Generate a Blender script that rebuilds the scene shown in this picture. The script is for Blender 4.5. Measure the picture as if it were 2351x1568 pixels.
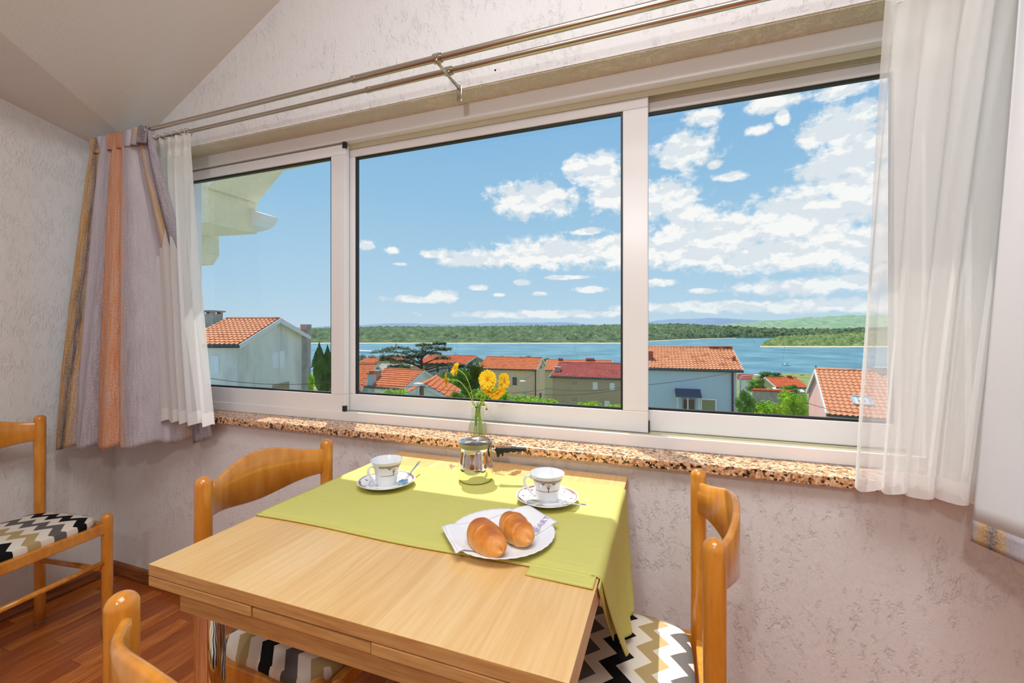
import bpy, math, random
from math import sin, cos, pi, sqrt, atan2, radians as R
from mathutils import Vector, Matrix, noise as mn
random.seed(7)
for o in list(bpy.data.objects): bpy.data.objects.remove(o)
S = bpy.context.scene; COL = S.collection
# ------------------------------------------------------------ camera / sky / light / exposure
F, YAW, HY, CH = 988.0, R(20.02), 761.5, 1.175
cd = bpy.data.cameras.new('camera'); cam = bpy.data.objects.new('camera', cd); COL.objects.link(cam)
cam.location = (0, 0, CH); cam.rotation_euler = (pi/2, 0, YAW)
cd.sensor_width = 36; cd.lens = F/2351*36; cd.shift_y = -(784-HY)/2351; cd.clip_end = 30000; cd.clip_start = .02
S.camera = cam
S.view_settings.view_transform = 'Standard'; S.view_settings.look = 'None'
S.view_settings.gamma = 1; S.view_settings.use_curve_mapping = False; S.view_settings.exposure = 0.0; S.cycles.use_light_tree = False
CY, SY = cos(YAW), sin(YAW)
def W(X, D, z=0): return Vector((X*CY - D*SY, X*SY + D*CY, z))        # a place given by sideways / forward distance
def at(px, D, py=None, z=0):
    X = (px-1175.5)/F*D
    return W(X, D, CH+(HY-py)*D/F if py is not None else z)
def onz(px, py, z):
    D = (CH-z)*F/(py-HY); return at(px, D, z=z)
def ony(px, py, y):
    u = (px-1175.5)/F; D = y/(u*SY+CY); return at(px, D, py)
SUN = Vector((.32, -.46, -1)).normalized()
sl = bpy.data.lights.new('sun', 'SUN'); sl.energy = 5.6; sl.angle = R(.55); sl.color = (1, .96, .88)
so = bpy.data.objects.new('sun', sl); COL.objects.link(so); so.rotation_euler = SUN.to_track_quat('-Z', 'Y').to_euler(); so.location = (-3, 6, 9)
def lamp(name, kind, loc, e, size, col, rot=(0, 0, 0)):
    l = bpy.data.lights.new(name, kind); l.energy = e; l.color = col
    if kind == 'POINT': l.shadow_soft_size = size
    else: l.shape = 'RECTANGLE'; l.size, l.size_y = size
    o = bpy.data.objects.new(name, l); COL.objects.link(o); o.location = loc; o.rotation_euler = rot; return o
lamp('photo_lamp', 'POINT', (-.26, -.83, 2.03), 27, .05, (.99, .99, 1))
lamp('ceiling_fill', 'AREA', (-.35, -.05, 2.93), 58, (2.0, 1.0), (.975, .985, 1))  # added soft fill standing for flash bounced off the ceiling; no fixture there
w = bpy.data.worlds.new('sky'); S.world = w; w.use_nodes = True; NT = w.node_tree; NT.nodes.clear()
class G:
    def __init__(s, t): s.t = t
    def n(s, typ, **k):
        x = s.t.nodes.new(typ)
        for a, b in k.items(): setattr(x, a, b)
        return x
    def put(s, sock, v):
        if v is None: return
        if isinstance(v, bpy.types.NodeSocket): s.t.links.new(v, sock)
        elif isinstance(v, (tuple, list)) and len(v) == 3 and sock.type == 'RGBA': sock.default_value = (*v, 1)
        else: sock.default_value = v
    def m(s, op, a, b=None, c=None, clamp=False):
        x = s.n('ShaderNodeMath', operation=op); x.use_clamp = clamp
        for i, v in enumerate((a, b, c)): s.put(x.inputs[i], v)
        return x.outputs[0]
    def v(s, op, a, b=None):
        x = s.n('ShaderNodeVectorMath', operation=op); s.put(x.inputs[0], a); s.put(x.inputs[1], b)
        return x.outputs['Value'] if op in ('LENGTH', 'DOT_PRODUCT') else x.outputs[0]
    def noise(s, vec, sc, det=4, rough=.55, dist=0):
        x = s.n('ShaderNodeTexNoise'); s.put(x.inputs['Vector'], vec); s.put(x.inputs['Scale'], sc)
        x.inputs['Detail'].default_value = det; x.inputs['Roughness'].default_value = rough; x.inputs['Distortion'].default_value = dist
        return x.outputs['Fac']
    def ramp(s, f, stops, interp='LINEAR'):
        x = s.n('ShaderNodeValToRGB'); r = x.color_ramp; r.interpolation = interp
        while len(r.elements) < len(stops): r.elements.new(.5)
        for e, (p, c) in zip(r.elements, stops):
            e.position = p; e.color = (*c, 1) if len(c) == 3 else c
        s.put(x.inputs[0], f); return x.outputs[0]
    def mix(s, f, a, b, mode='MIX'):
        x = s.n('ShaderNodeMix', data_type='RGBA', blend_type=mode); s.put(x.inputs[0], f); s.put(x.inputs[6], a); s.put(x.inputs[7], b)
        return x.outputs[2]
    def step(s, f, a, b):
        x = s.n('ShaderNodeMapRange', interpolation_type='SMOOTHSTEP'); s.put(x.inputs[0], f)
        x.inputs[1].default_value = a; x.inputs[2].default_value = b; return x.outputs[0]
    def sep(s, v):
        x = s.n('ShaderNodeSeparateXYZ'); s.put(x.inputs[0], v); return x.outputs
    def comb(s, a, b=0, c=0):
        x = s.n('ShaderNodeCombineXYZ')
        for i, v in enumerate((a, b, c)): s.put(x.inputs[i], v)
        return x.outputs[0]
def lin(r, g=None, b=None):
    if g is None: r, g, b = r
    return tuple((c/255/12.92 if c/255 <= .04045 else ((c/255+.055)/1.055)**2.4) for c in (r, g, b))
g = G(NT)
tc = g.n('ShaderNodeTexCoord').outputs['Generated']; x, y, z = g.sep(tc)
az = g.m('ARCTAN2', x, y); el = g.m('ARCSINE', z); V = g.comb(az, el, 0)
sky = g.ramp(g.m('DIVIDE', el, 1.2, clamp=True), [(0, lin(196, 221, 236)), (.09, lin(176, 212, 236)), (.27, lin(148, 196, 231)), (.5, lin(112, 170, 222)), (1, lin(78, 132, 200))])
blobs = [(1225,458,95,38),(1200,470,60,30),(1370,388,70,32),(1400,445,62,42),(1325,380,35,16),(1530,460,80,48),(1570,492,60,24),(1575,345,70,38),(1555,372,40,14),
 (1935,300,100,52),(1960,360,90,46),(1890,385,70,26),(1130,592,120,20),(1060,600,60,14),(1270,582,160,34),(1420,575,130,36),(1640,540,180,55),(1600,585,170,30),(1850,500,190,66),
 (1990,440,140,60),(1820,580,260,42),(1990,560,180,60),(950,687,66,9),(1015,680,36,13),(1250,722,210,9),(1620,705,230,13),(1860,655,200,20),(1860,703,230,16),(2150,620,200,60),(2120,300,120,80),
 (840,563,22,10),(903,574,18,9),(1000,585,36,9),(918,607,16,4),(1352,665,42,7),(1092,660,24,6),(1200,649,20,6),(1240,675,18,5),(1145,677,14,4),(1345,532,45,8),(1775,232,70,20),(1745,298,34,11),(1940,205,80,18),
 (1672,406,36,10),(1300,637,56,5),(1795,270,16,16),(1612,268,40,20),(1640,378,18,9),(1500,650,60,9),(1620,668,40,6),(1450,590,80,30)]
f = None
for px, py, rx, ry in blobs:
    u = (px-1175.5)/F; t = (HY-py)/F; hyp = sqrt(1+u*u)
    a0 = atan2(u*CY-SY, u*SY+CY); e0 = atan2(t, hyp)
    ra = rx*1.25/F/(1+u*u); re = ry*1.25/F/hyp
    d = g.v('MULTIPLY', g.v('SUBTRACT', V, (a0, e0, 0)), (1/ra, 1/re, 0))
    l = g.v('LENGTH', d); f = l if f is None else g.m('MINIMUM', f, l)
# beyond the view the same kind of fair-weather clouds go on
far = g.noise(g.comb(g.m('MULTIPLY', az, 1), g.m('MULTIPLY', el, 2.6), 3.1), 2.6, 2)
farm = g.m('MULTIPLY', g.m('SUBTRACT', .62, far), 12)
out = g.step(g.m('ABSOLUTE', g.m('ADD', az, .2)), .95, 1.15)
high = g.step(el, .66, .78)
f = g.m('MINIMUM', f, g.m('ADD', g.m('ADD', farm, .6), g.m('MULTIPLY', g.m('SUBTRACT', 1, g.m('MAXIMUM', out, high)), 30)))
nv = g.comb(az, g.m('MULTIPLY', el, 1.35), 0)
n1 = g.noise(nv, 26, 10, .64, .15); n2 = g.noise(nv, 8, 3, .5)
fld = g.m('ADD', g.m('MULTIPLY', g.m('SUBTRACT', 1, f), 1.5), g.m('MULTIPLY', g.m('SUBTRACT', n1, .5), 3.0))
mask = g.step(fld, .0, .75)
nb = g.noise(g.comb(az, g.m('ADD', g.m('MULTIPLY', el, 1.7), .022), 0), 14, 6, .55)
nc = g.noise(g.comb(az, g.m('MULTIPLY', el, 1.7), 0), 14, 6, .55)
rel = g.step(g.m('ADD', g.m('MULTIPLY', g.m('SUBTRACT', nc, nb), 3), n2), .36, .66)
ccol = g.mix(rel, lin(226, 234, 241), lin(254, 254, 253))
mask = g.m('MULTIPLY', mask, g.m('ADD', .72, g.m('MULTIPLY', g.step(el, 0.0, .16), .28)))
scol = g.mix(mask, sky, ccol)
bg = g.n('ShaderNodeBackground'); g.put(bg.inputs[0], scol); bg.inputs[1].default_value = 1.0
NT.links.new(bg.outputs[0], g.n('ShaderNodeOutputWorld').inputs[0])

# ------------------------------------------------------------ material + mesh helpers
MATS = {}
def mat(name, col=(.8, .8, .8), rough=.6, metal=0, spec=.5, fn=None, **kw):
    if name in MATS: return MATS[name]
    m = bpy.data.materials.new(name); m.use_nodes = True; t = m.node_tree; g = G(t)
    b = t.nodes['Principled BSDF']; b.inputs['Roughness'].default_value = rough; b.inputs['Metallic'].default_value = metal
    b.inputs['Specular IOR Level'].default_value = spec; b.inputs['Base Color'].default_value = (*col, 1)
    for k, v in kw.items(): b.inputs[k].default_value = v
    if fn:
        tcn = g.n('ShaderNodeTexCoord'); r = fn(g, tcn, b)
        if r is not None: g.put(b.inputs['Base Color'], r)
    m.diffuse_color = (*col, 1); MATS[name] = m; return m
def bump(g, b, h, strength=.4, dist=.002):
    x = g.n('ShaderNodeBump'); x.inputs['Strength'].default_value = strength; x.inputs['Distance'].default_value = dist
    g.put(x.inputs['Height'], h); g.put(b.inputs['Normal'], x.outputs[0])
class M:
    def __init__(s): s.v = []; s.f = []; s.uv = {}; s.mi = []; s.cm = 0
    def add(s, vs, fs):
        o = len(s.v); s.v += [Vector(a) for a in vs]; s.f += [tuple(i+o for i in q) for q in fs]; s.mi += [s.cm]*len(fs); return o
    def box(s, a, b, mtx=None):
        (x0, y0, z0), (x1, y1, z1) = a, b
        vs = [Vector(p) for p in ((x0,y0,z0),(x1,y0,z0),(x1,y1,z0),(x0,y1,z0),(x0,y0,z1),(x1,y0,z1),(x1,y1,z1),(x0,y1,z1))]
        if mtx is not None: vs = [mtx @ p for p in vs]
        s.add(vs, [(0,3,2,1),(4,5,6,7),(0,1,5,4),(1,2,6,5),(2,3,7,6),(3,0,4,7)]); return s
    def obox(s, o, a, b, c):                     # box from origin and three edge vectors
        o, a, b, c = map(Vector, (o, a, b, c))
        s.add([o, o+a, o+a+b, o+b, o+c, o+a+c, o+a+b+c, o+b+c], [(0,3,2,1),(4,5,6,7),(0,1,5,4),(1,2,6,5),(2,3,7,6),(3,0,4,7)]); return s
    def prism(s, pts, ext):                      # polygon pts (3d), extrude vector
        n = len(pts); e = Vector(ext); s.add([Vector(p) for p in pts]+[Vector(p)+e for p in pts],
            [tuple(range(n))[::-1], tuple(range(n, 2*n))]+[(i, (i+1) % n, n+(i+1) % n, n+i) for i in range(n)]); return s
    def tube(s, pts, r, n=12, caps=True, flat=1, up=None):
        pts = [Vector(p) for p in pts]; rs = r if isinstance(r, (list, tuple)) else [r]*len(pts)
        prev = None; rings = []; vs = []
        for i, p in enumerate(pts):
            t = (pts[min(i+1, len(pts)-1)]-pts[max(i-1, 0)]).normalized()
            if prev is None:
                q = Vector(up) if up is not None else (Vector((0, 0, 1)) if abs(t.z) < .9 else Vector((1, 0, 0)))
                a = t.cross(q).normalized()
            else: a = (prev - t*prev.dot(t)).normalized()
            prev = a; b = t.cross(a)
            vs += [p + (a*cos(2*pi*k/n) + b*sin(2*pi*k/n)*flat)*rs[i] for k in range(n)]
        fs = [(i*n+k, i*n+(k+1) % n, (i+1)*n+(k+1) % n, (i+1)*n+k) for i in range(len(pts)-1) for k in range(n)]
        if caps: fs += [tuple(range(n))[::-1], tuple(range((len(pts)-1)*n, len(pts)*n))]
        s.add(vs, fs); return s
    def lathe(s, prof, n=32, c=(0, 0, 0), mtx=None, caps=True):
        vs = []; c = Vector(c)
        for r, z in prof: vs += [Vector((r*cos(2*pi*k/n), r*sin(2*pi*k/n), z)) for k in range(n)]
        vs = [(mtx @ p if mtx is not None else p)+c for p in vs]
        fs = [(i*n+k, i*n+(k+1) % n, (i+1)*n+(k+1) % n, (i+1)*n+k) for i in range(len(prof)-1) for k in range(n)]
        if caps and prof[0][0] > 1e-5: fs.append(tuple(range(n))[::-1])
        if caps and prof[-1][0] > 1e-5: fs.append(tuple(range((len(prof)-1)*n, len(prof)*n)))
        s.add(vs, fs); return s
    def grid(s, fn, nu, nv, close_u=False):
        o = len(s.v); vs = []; n1 = nu if close_u else nu+1
        for j in range(nv+1):
            for i in range(n1): vs.append(fn(i/nu, j/nv))
        fs = []
        for j in range(nv):
            for i in range(nu):
                a = j*n1+i; b = j*n1+(i+1) % n1; fs.append((a, b, b+n1, a+n1))
                s.uv[len(s.f)+len(fs)-1] = ((i/nu, j/nv), ((i+1)/nu, j/nv), ((i+1)/nu, (j+1)/nv), (i/nu, (j+1)/nv))
        s.add(vs, fs); return s
    def build(s, name, mats, parent=None, smooth=False, loc=None, kind=None, label=None, auto=None):
        me = bpy.data.meshes.new(name); me.from_pydata([tuple(v) for v in s.v], [], s.f)
        for m_ in (mats if isinstance(mats, (list, tuple)) else [mats]): me.materials.append(m_)
        me.polygons.foreach_set('material_index', s.mi)
        if s.uv:
            uvl = me.uv_layers.new(name='UV').data
            for p in me.polygons:
                if p.index in s.uv:
                    for li, q in zip(p.loop_indices, s.uv[p.index]): uvl[li].uv = q
        me.update(); me.validate()
        if smooth: me.shade_smooth()
        if auto: me.shade_smooth(); me.set_sharp_from_angle(angle=R(auto))
        o = bpy.data.objects.new(name, me); COL.objects.link(o)
        if loc is not None: o.location = loc
        if parent is not None: o.parent = parent
        if kind: o['kind'] = kind
        if label: o['label'] = label
        return o
def bevel(o, wd=.002, seg=2):
    b = o.modifiers.new('bevel', 'BEVEL'); b.width = wd; b.segments = seg; b.limit_method = 'ANGLE'; return o
def tag(o, label, cat, group=None, kind=None):
    o['label'] = label; o['category'] = cat
    if group: o['group'] = group
    if kind: o['kind'] = kind
    return o
def empty(name, loc, label=None, cat=None, rz=0, group=None, kind=None):
    o = bpy.data.objects.new(name, None); COL.objects.link(o); o.location = loc; o.rotation_euler = (0, 0, rz); o.empty_display_size = .1
    if label: tag(o, label, cat, group)
    if kind: o['kind'] = kind
    return o
def struct(o): o['kind'] = 'structure'; return o
def copy_tree(o, parent=None, loc=None, rz=None):
    c = o.copy(); COL.objects.link(c)
    if parent is not None: c.parent = parent
    if loc is not None: c.location = loc
    if rz is not None: c.rotation_euler = (0, 0, rz)
    for ch in list(o.children): copy_tree(ch, c)
    return c
# ------------------------------------------------------------ materials
def stucco(nm, col, amt=.9, patch=.55):
    def fn(g, tc, b):
        p = tc.outputs['Object']; q = g.v('MULTIPLY', p, (1, 1, .5))
        n1 = g.noise(q, 120, 4, .6); n2 = g.noise(q, 42, 5, .6); n3 = g.noise(p, 5, 3, .6)
        pit = g.m('MULTIPLY', g.step(n1, .38, .68), g.step(g.m('ADD', n2, g.m('MULTIPLY', n3, .6)), patch+.2, patch+.4))
        h = g.m('ADD', g.m('MULTIPLY', pit, -.5), g.m('ADD', g.m('MULTIPLY', n2, .75), g.m('MULTIPLY', n1, .30)))
        bump(g, b, h, amt*1.0, .0055)
        return g.mix(g.m('MULTIPLY', n3, .35), col, tuple(c*.93 for c in col))
    return mat(nm, col, .75, fn=fn, spec=.25)
m_wall = stucco('stucco_white', lin(232, 230, 230))
m_wallL = stucco('stucco_left', lin(230, 229, 227), .75, .5)
m_ceil = mat('ceiling_paint', lin(226, 224, 218), .8, spec=.2, fn=lambda g, tc, b: bump(g, b, g.noise(g.v('MULTIPLY', tc.outputs['Object'], (1, 3, 1)), 60, 4), .5, .003))
m_soffit = stucco('stucco_beige', lin(226, 215, 190), 1.0, .4)
def granite_fn(g, tc, b):
    p = tc.outputs['Object']; v = g.n('ShaderNodeTexVoronoi'); g.put(v.inputs['Vector'], p); v.inputs['Scale'].default_value = 150
    c = g.sep(v.outputs['Color'])[0]; n = g.noise(p, 70, 4, .6)
    k = g.m('ADD', g.m('MULTIPLY', c, .55), g.m('MULTIPLY', n, .9))
    return g.ramp(k, [(.46, lin(38, 30, 28)), (.54, lin(96, 72, 58)), (.60, lin(188, 130, 88)), (.72, lin(214, 160, 112)), (.86, lin(240, 212, 176)), (1, lin(200, 140, 96))])
m_granite = mat('granite', (.6, .4, .3), .22, fn=granite_fn)
m_pvc = mat('white_plastic', lin(236, 234, 234), .28, spec=.5)
m_gasket = mat('black_rubber', (.012, .012, .014), .45)
m_track = mat('track_plastic', lin(206, 200, 170), .4)
m_steel = mat('brushed_steel', lin(196, 186, 172), .22, 1)
m_chrome = mat('chrome', (.82, .82, .82), .06, 1)
m_black = mat('black_handle', (.012, .012, .013), .35)
def glass_mat(name, refl=.04, tint=(1, 1, 1)):
    m = bpy.data.materials.new(name); m.use_nodes = True; t = m.node_tree; t.nodes.clear(); g = G(t)
    tr = g.n('ShaderNodeBsdfTransparent'); tr.inputs[0].default_value = (*tint, 1)
    gl = g.n('ShaderNodeBsdfGlossy'); gl.inputs['Roughness'].default_value = .01
    lw = g.n('ShaderNodeLayerWeight'); lw.inputs[0].default_value = .5
    fr = g.m('ADD', g.m('MULTIPLY', g.m('POWER', lw.outputs['Facing'], 4), .8), refl)
    mx = g.n('ShaderNodeMixShader'); t.links.new(fr, mx.inputs[0]); t.links.new(tr.outputs[0], mx.inputs[1]); t.links.new(gl.outputs[0], mx.inputs[2])
    t.links.new(mx.outputs[0], g.n('ShaderNodeOutputMaterial').inputs[0]); return m
m_glass = glass_mat('window_glass', .04, (.97, .985, .98))
m_vglass = glass_mat('vase_glass', .1, (.93, .97, .92))
def floor_fn(g, tc, b):
    oi = g.n('ShaderNodeObjectInfo'); r = oi.outputs['Random']; p = g.v('ADD', tc.outputs['Object'], g.comb(g.m('MULTIPLY', r, 7), 0, g.m('MULTIPLY', r, 9)))
    n = g.noise(g.v('MULTIPLY', p, (26, 2.2, 1)), 2.2, 5, .6, .6)
    c = g.ramp(n, [(.25, lin(150, 76, 24)), (.5, lin(206, 118, 48)), (.75, lin(240, 168, 84))])
    c = g.mix(g.m('MULTIPLY', r, .85), c, lin(150, 70, 26))
    return c
m_floor = mat('floor_laminate', (.5, .25, .08), .3, fn=floor_fn)
m_base = mat('baseboard_wood', lin(138, 80, 44), .35, fn=lambda g, tc, b: g.ramp(g.noise(g.v('MULTIPLY', tc.outputs['Object'], (3, 3, 40)), 3, 4), [(.3, lin(104, 56, 28)), (.7, lin(158, 96, 54))]))
def beech_fn(g, tc, b):
    p = tc.outputs['Object']; x, y, z = g.sep(p)
    band = g.noise(g.comb(g.m('FLOOR', g.m('MULTIPLY', g.m('ADD', x, g.m('MULTIPLY', y, .0)), 9.5)), 0, 0), 3.7, 0)
    grain = g.noise(g.v('MULTIPLY', p, (60, 3.2, 60)), 1.6, 5, .6, .4)
    k = g.m('ADD', g.m('MULTIPLY', band, .9), g.m('MULTIPLY', grain, .55))
    return g.ramp(k, [(.45, lin(204, 150, 88)), (.62, lin(220, 172, 108)), (.8, lin(232, 190, 128)), (.95, lin(238, 202, 146))])
m_beech = mat('beech_laminate', lin(228, 184, 128), .34, fn=beech_fn)
m_beechedge = mat('beech_edge', lin(200, 148, 88), .4, fn=lambda g, tc, b: g.ramp(g.noise(g.v('MULTIPLY', tc.outputs['Object'], (6, 6, 90)), 2, 4), [(.3, lin(184, 130, 74)), (.7, lin(212, 164, 104))]))
def chair_fn(g, tc, b):
    n = g.noise(g.v('MULTIPLY', tc.outputs['Object'], (14, 14, 3)), 3, 4, .55, .3)
    return g.ramp(n, [(.25, lin(196, 118, 30)), (.5, lin(214, 140, 48)), (.78, lin(228, 160, 70))])
m_chair = mat('orange_beech', lin(214, 140, 48), .22, fn=chair_fn, **{'Coat Weight': .5, 'Coat Roughness': .08})
def chev_fn(along):
    def fn(g, tc, b):
        x, y, z = g.sep(tc.outputs['Object'])
        if along: x, y = y, x; y = g.m('ADD', y, .088)
        tri = g.m('PINGPONG', g.m('ADD', x, 5.0), .0355)
        k = g.m('FLOORED_MODULO', g.m('DIVIDE', g.m('ADD', g.m('ADD', y, tri), 1.05), .216), 1)
        c = g.ramp(k, [(0, lin(104, 98, 96)), (1/6, lin(234, 225, 210)), (2/6, lin(184, 160, 112)), (3/6, lin(234, 225, 210)), (4/6, lin(18, 17, 19)), (5/6, lin(234, 225, 210))], 'CONSTANT')
        bump(g, b, g.noise(tc.outputs['Object'], 900, 2), .25, .0006); return c
    return fn
m_chev = mat('chevron_fabric', (.8, .76, .7), .85, fn=chev_fn(False), spec=.2)
m_chev2 = mat('chevron_fabric_lengthwise', (.8, .76, .7), .85, fn=chev_fn(True), spec=.2)
m_lime = mat('lime_cloth', lin(206, 202, 96), .8, spec=.2, fn=lambda g, tc, b: (bump(g, b, g.noise(tc.outputs['Object'], 700, 2), .2, .0005), g.mix(g.noise(g.v('MULTIPLY', tc.outputs['Object'], (3, 40, 3)), 4, 3), lin(200, 195, 104), lin(212, 206, 122)))[1])
m_porc = mat('porcelain', lin(238, 240, 242), .12)
m_brown = mat('brown_print', lin(150, 104, 84), .35); m_gold = mat('gold_print', lin(176, 130, 50), .3)
m_paper = mat('paper_white', lin(240, 240, 244), .7, fn=lambda g, tc, b: bump(g, b, g.noise(tc.outputs['Object'], 400, 2), .3, .0006))
m_purple = mat('purple_ink', lin(182, 164, 208), .7)
def cro_fn(g, tc, b):
    p = tc.outputs['Object']; x, y, z = g.sep(p); n = g.noise(p, 30, 4, .6); n2 = g.noise(p, 160, 3)
    k = g.m('ADD', g.m('MULTIPLY', z, 22), g.m('MULTIPLY', g.m('SUBTRACT', n, .5), 1.1))
    bump(g, b, n2, .35, .001)
    return g.ramp(k, [(.10, lin(240, 196, 130)), (.38, lin(232, 166, 84)), (.68, lin(218, 136, 52)), (1, lin(184, 98, 28))])
m_cro = mat('pastry', lin(208, 130, 50), .45, fn=cro_fn)
m_petal = mat('yellow_petal', lin(252, 206, 20), .6, fn=lambda g, tc, b: g.mix(g.step(g.v('LENGTH', tc.outputs['Object']), .004, .016), lin(244, 160, 10), lin(252, 212, 18)))
m_core = mat('orange_core', lin(222, 130, 20), .8); m_green = mat('stem_green', lin(150, 180, 50), .5); m_bud = mat('brown_bud', lin(70, 40, 14), .7)
def drape_fn(g, tc, b):
    u, v, _ = g.sep(tc.outputs['UV'])
    n = g.noise(g.comb(g.m('MULTIPLY', u, 3), g.m('MULTIPLY', v, 2.2), 0), 5, 4, .6)
    k = g.m('ADD', u, g.m('MULTIPLY', g.m('SUBTRACT', n, .5), .07))
    gr, o1, o2, oc, dk = lin(160, 152, 162), lin(192, 112, 62), lin(204, 142, 98), lin(186, 142, 66), lin(84, 76, 86)
    c = g.ramp(k, [(0, gr), (.035, oc), (.075, dk), (.10, oc), (.135, gr), (.20, lin(186, 180, 190)), (.30, gr), (.335, lin(200, 150, 118)), (.37, o1), (.45, o2), (.53, o1), (.585, lin(190, 150, 128)), (.62, gr), (.70, lin(196, 190, 198)), (.78, gr), (.83, lin(196, 160, 112)), (.86, gr), (.92, dk), (1, gr)])
    s1 = g.noise(g.comb(g.m('MULTIPLY', u, 60), g.m('MULTIPLY', v, 3), 0), 3, 5, .7); s2 = g.noise(g.comb(g.m('MULTIPLY', u, 90), g.m('MULTIPLY', v, 130), 0), 2, 3, .7)
    k2 = g.step(g.m('ADD', g.m('MULTIPLY', s1, .6), g.m('MULTIPLY', s2, .5)), .48, .66)
    c = g.mix(g.m('MULTIPLY', k2, .45), c, lin(222, 214, 214))
    return g.mix(g.m('MULTIPLY', g.step(s1, .55, .7), .5), c, g.mix(.5, c, lin(70, 60, 66), 'MULTIPLY'))
m_drape = mat('streaked_fabric', lin(180, 165, 165), .85, fn=drape_fn, spec=.15)
m_lining = mat('drape_lining', lin(226, 228, 230), .8, spec=.2)
def sheer_mat(name, a, trans):
    m = bpy.data.materials.new(name); m.use_nodes = True; t = m.node_tree; t.nodes.clear(); g = G(t)
    tcn = g.n('ShaderNodeTexCoord'); u, v, _ = g.sep(tcn.outputs['UV'])
    wv = g.noise(g.comb(g.m('MULTIPLY', u, 300), g.m('MULTIPLY', v, 300), 0), 3, 2)
    hem = g.m('MAXIMUM', g.step(v, .957, .961), g.m('SUBTRACT', 1, g.step(v, .06, .064)))
    d = g.n('ShaderNodeBsdfDiffuse'); d.inputs[0].default_value = (*lin(250, 249, 247), 1)
    tl = g.n('ShaderNodeBsdfTranslucent'); tl.inputs[0].default_value = (*lin(250, 249, 247), 1)
    tr = g.n('ShaderNodeBsdfTransparent')
    m1 = g.n('ShaderNodeMixShader'); m1.inputs[0].default_value = trans; t.links.new(d.outputs[0], m1.inputs[1]); t.links.new(tl.outputs[0], m1.inputs[2])
    lw = g.n('ShaderNodeLayerWeight'); lw.inputs[0].default_value = .35
    al = g.m('ADD', g.m('ADD', a, g.m('MULTIPLY', lw.outputs['Facing'], .45)), g.m('ADD', g.m('MULTIPLY', hem, .25), g.m('MULTIPLY', g.m('SUBTRACT', wv, .5), .25)), clamp=True)
    m2 = g.n('ShaderNodeMixShader'); g.put(m2.inputs[0], al); t.links.new(tr.outputs[0], m2.inputs[1]); t.links.new(m1.outputs[0], m2.inputs[2])
    t.links.new(m2.outputs[0], g.n('ShaderNodeOutputMaterial').inputs[0]); return m
m_sheer = sheer_mat('sheer_fabric', .50, .3)
m_sheerL = sheer_mat('sheer_fabric_gathered', .72, .4)

# ------------------------------------------------------------ room shell
WY, XL, XR, YB = 1.313, -2.55, 2.3, -2.6
OX0, OX1, OZ0, OZ1 = -2.30, .665, .788, 2.0          # window opening
def ceilz(x, y):
    u, v = x+2.53, y-1.184
    a = 2.07+.0625*u-.217*v; b = 2.15+.51*(u-.344)
    r = 2.15+.51*(2.2-.344)
    return min(b if u > .213-.485*v else a, r-.51*max(0, u-2.2)*0)
mb = M(); T = .215
mb.box((XL-.1, WY, 0), (XR, WY+T, OZ0)); mb.box((XL-.1, WY, OZ0), (OX0, WY+T, OZ1)); mb.box((OX1, WY, OZ0), (XR, WY+T, OZ1)); mb.box((XL-.1, WY, OZ1), (XR, WY+T, 3.3))
mb.build('wall_back', m_wall, kind='structure')
M().box((OX0, WY+.004, OZ1-.004), (OX1, WY+.09, OZ1+.01)).build('trim_1', m_soffit, kind='structure')
mb = M(); mb.box((XL-.12, YB, 0), (XL, WY, 3.2)); mb.build('wall_left', m_wallL, kind='structure')
M().box((XR, YB, 0), (XR+.12, WY+T, 3.4)).build('wall_right', m_wall, kind='structure')
M().box((XL-.12, YB-.12, 0), (XR+.12, YB, 3.4)).build('wall_front', m_wall, kind='structure')
# ceiling: hipped wedge on the left, then the pitched plane, then flat
def crease(y): return -2.53+.213-.485*(y-1.184)
mb = M(); ys = [WY, YB]
mb.add([(XL, WY, ceilz(XL, WY)), (crease(WY), WY, ceilz(crease(WY)-1e-4, WY)), (crease(YB), YB, ceilz(crease(YB)-1e-4, YB)), (XL, YB, ceilz(XL, YB)),
        (-.33, WY, 2.15+.51*1.856), (-.33, YB, 2.15+.51*1.856), (XR, WY, 2.15+.51*1.856), (XR, YB, 2.15+.51*1.856)],
       [(0, 3, 2, 1), (1, 2, 5, 4), (4, 5, 7, 6)])
n0 = len(mb.v); mb.add([v+Vector((0, 0, .12)) for v in mb.v[:8]], [(1, 2, 3, 0), (4, 5, 2, 1), (6, 7, 5, 4)])
mb.build('ceiling', m_ceil, kind='structure')
# floor with strips that can be told apart near the camera, and a plain remainder
fl = M().box((XL, YB, -.05), (XR, WY, -.004)).build('floor', m_floor, kind='structure')
pw = .066; pm = {}
for L in (.34, .46, .58):
    pm[L] = M().box((0, 0, -.004), (pw-.0012, L-.0015, 0)).build('floor_strip', m_floor, fl); 
protos = {L: o.data for L, o in pm.items()}
for o in pm.values(): bpy.data.objects.remove(o)
nst = 0
for i in range(44):
    x0 = XL+.012+i*pw; yy = -.55+random.random()*.35
    if x0 > -.05: break
    ystart = -.5
    while yy < WY-.05 and nst < 298:
        L = random.choice((.34, .46, .58)); y1 = yy+L
        if y1 > WY-.012: Ls = [q for q in (.34,) if yy+q < WY]; L = Ls[0] if Ls else None
        if L is None: break
        if yy+L > -.1 or x0 < -1.2:
            o = bpy.data.objects.new('floor_strip', protos[L]); COL.objects.link(o); o.parent = fl; o.location = (x0, yy, 0); nst += 1
        yy += L
fl2 = M().box((-.05, YB, -.004), (XR, WY, -.0005)).build('trim_2', m_floor, kind='structure')
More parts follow.
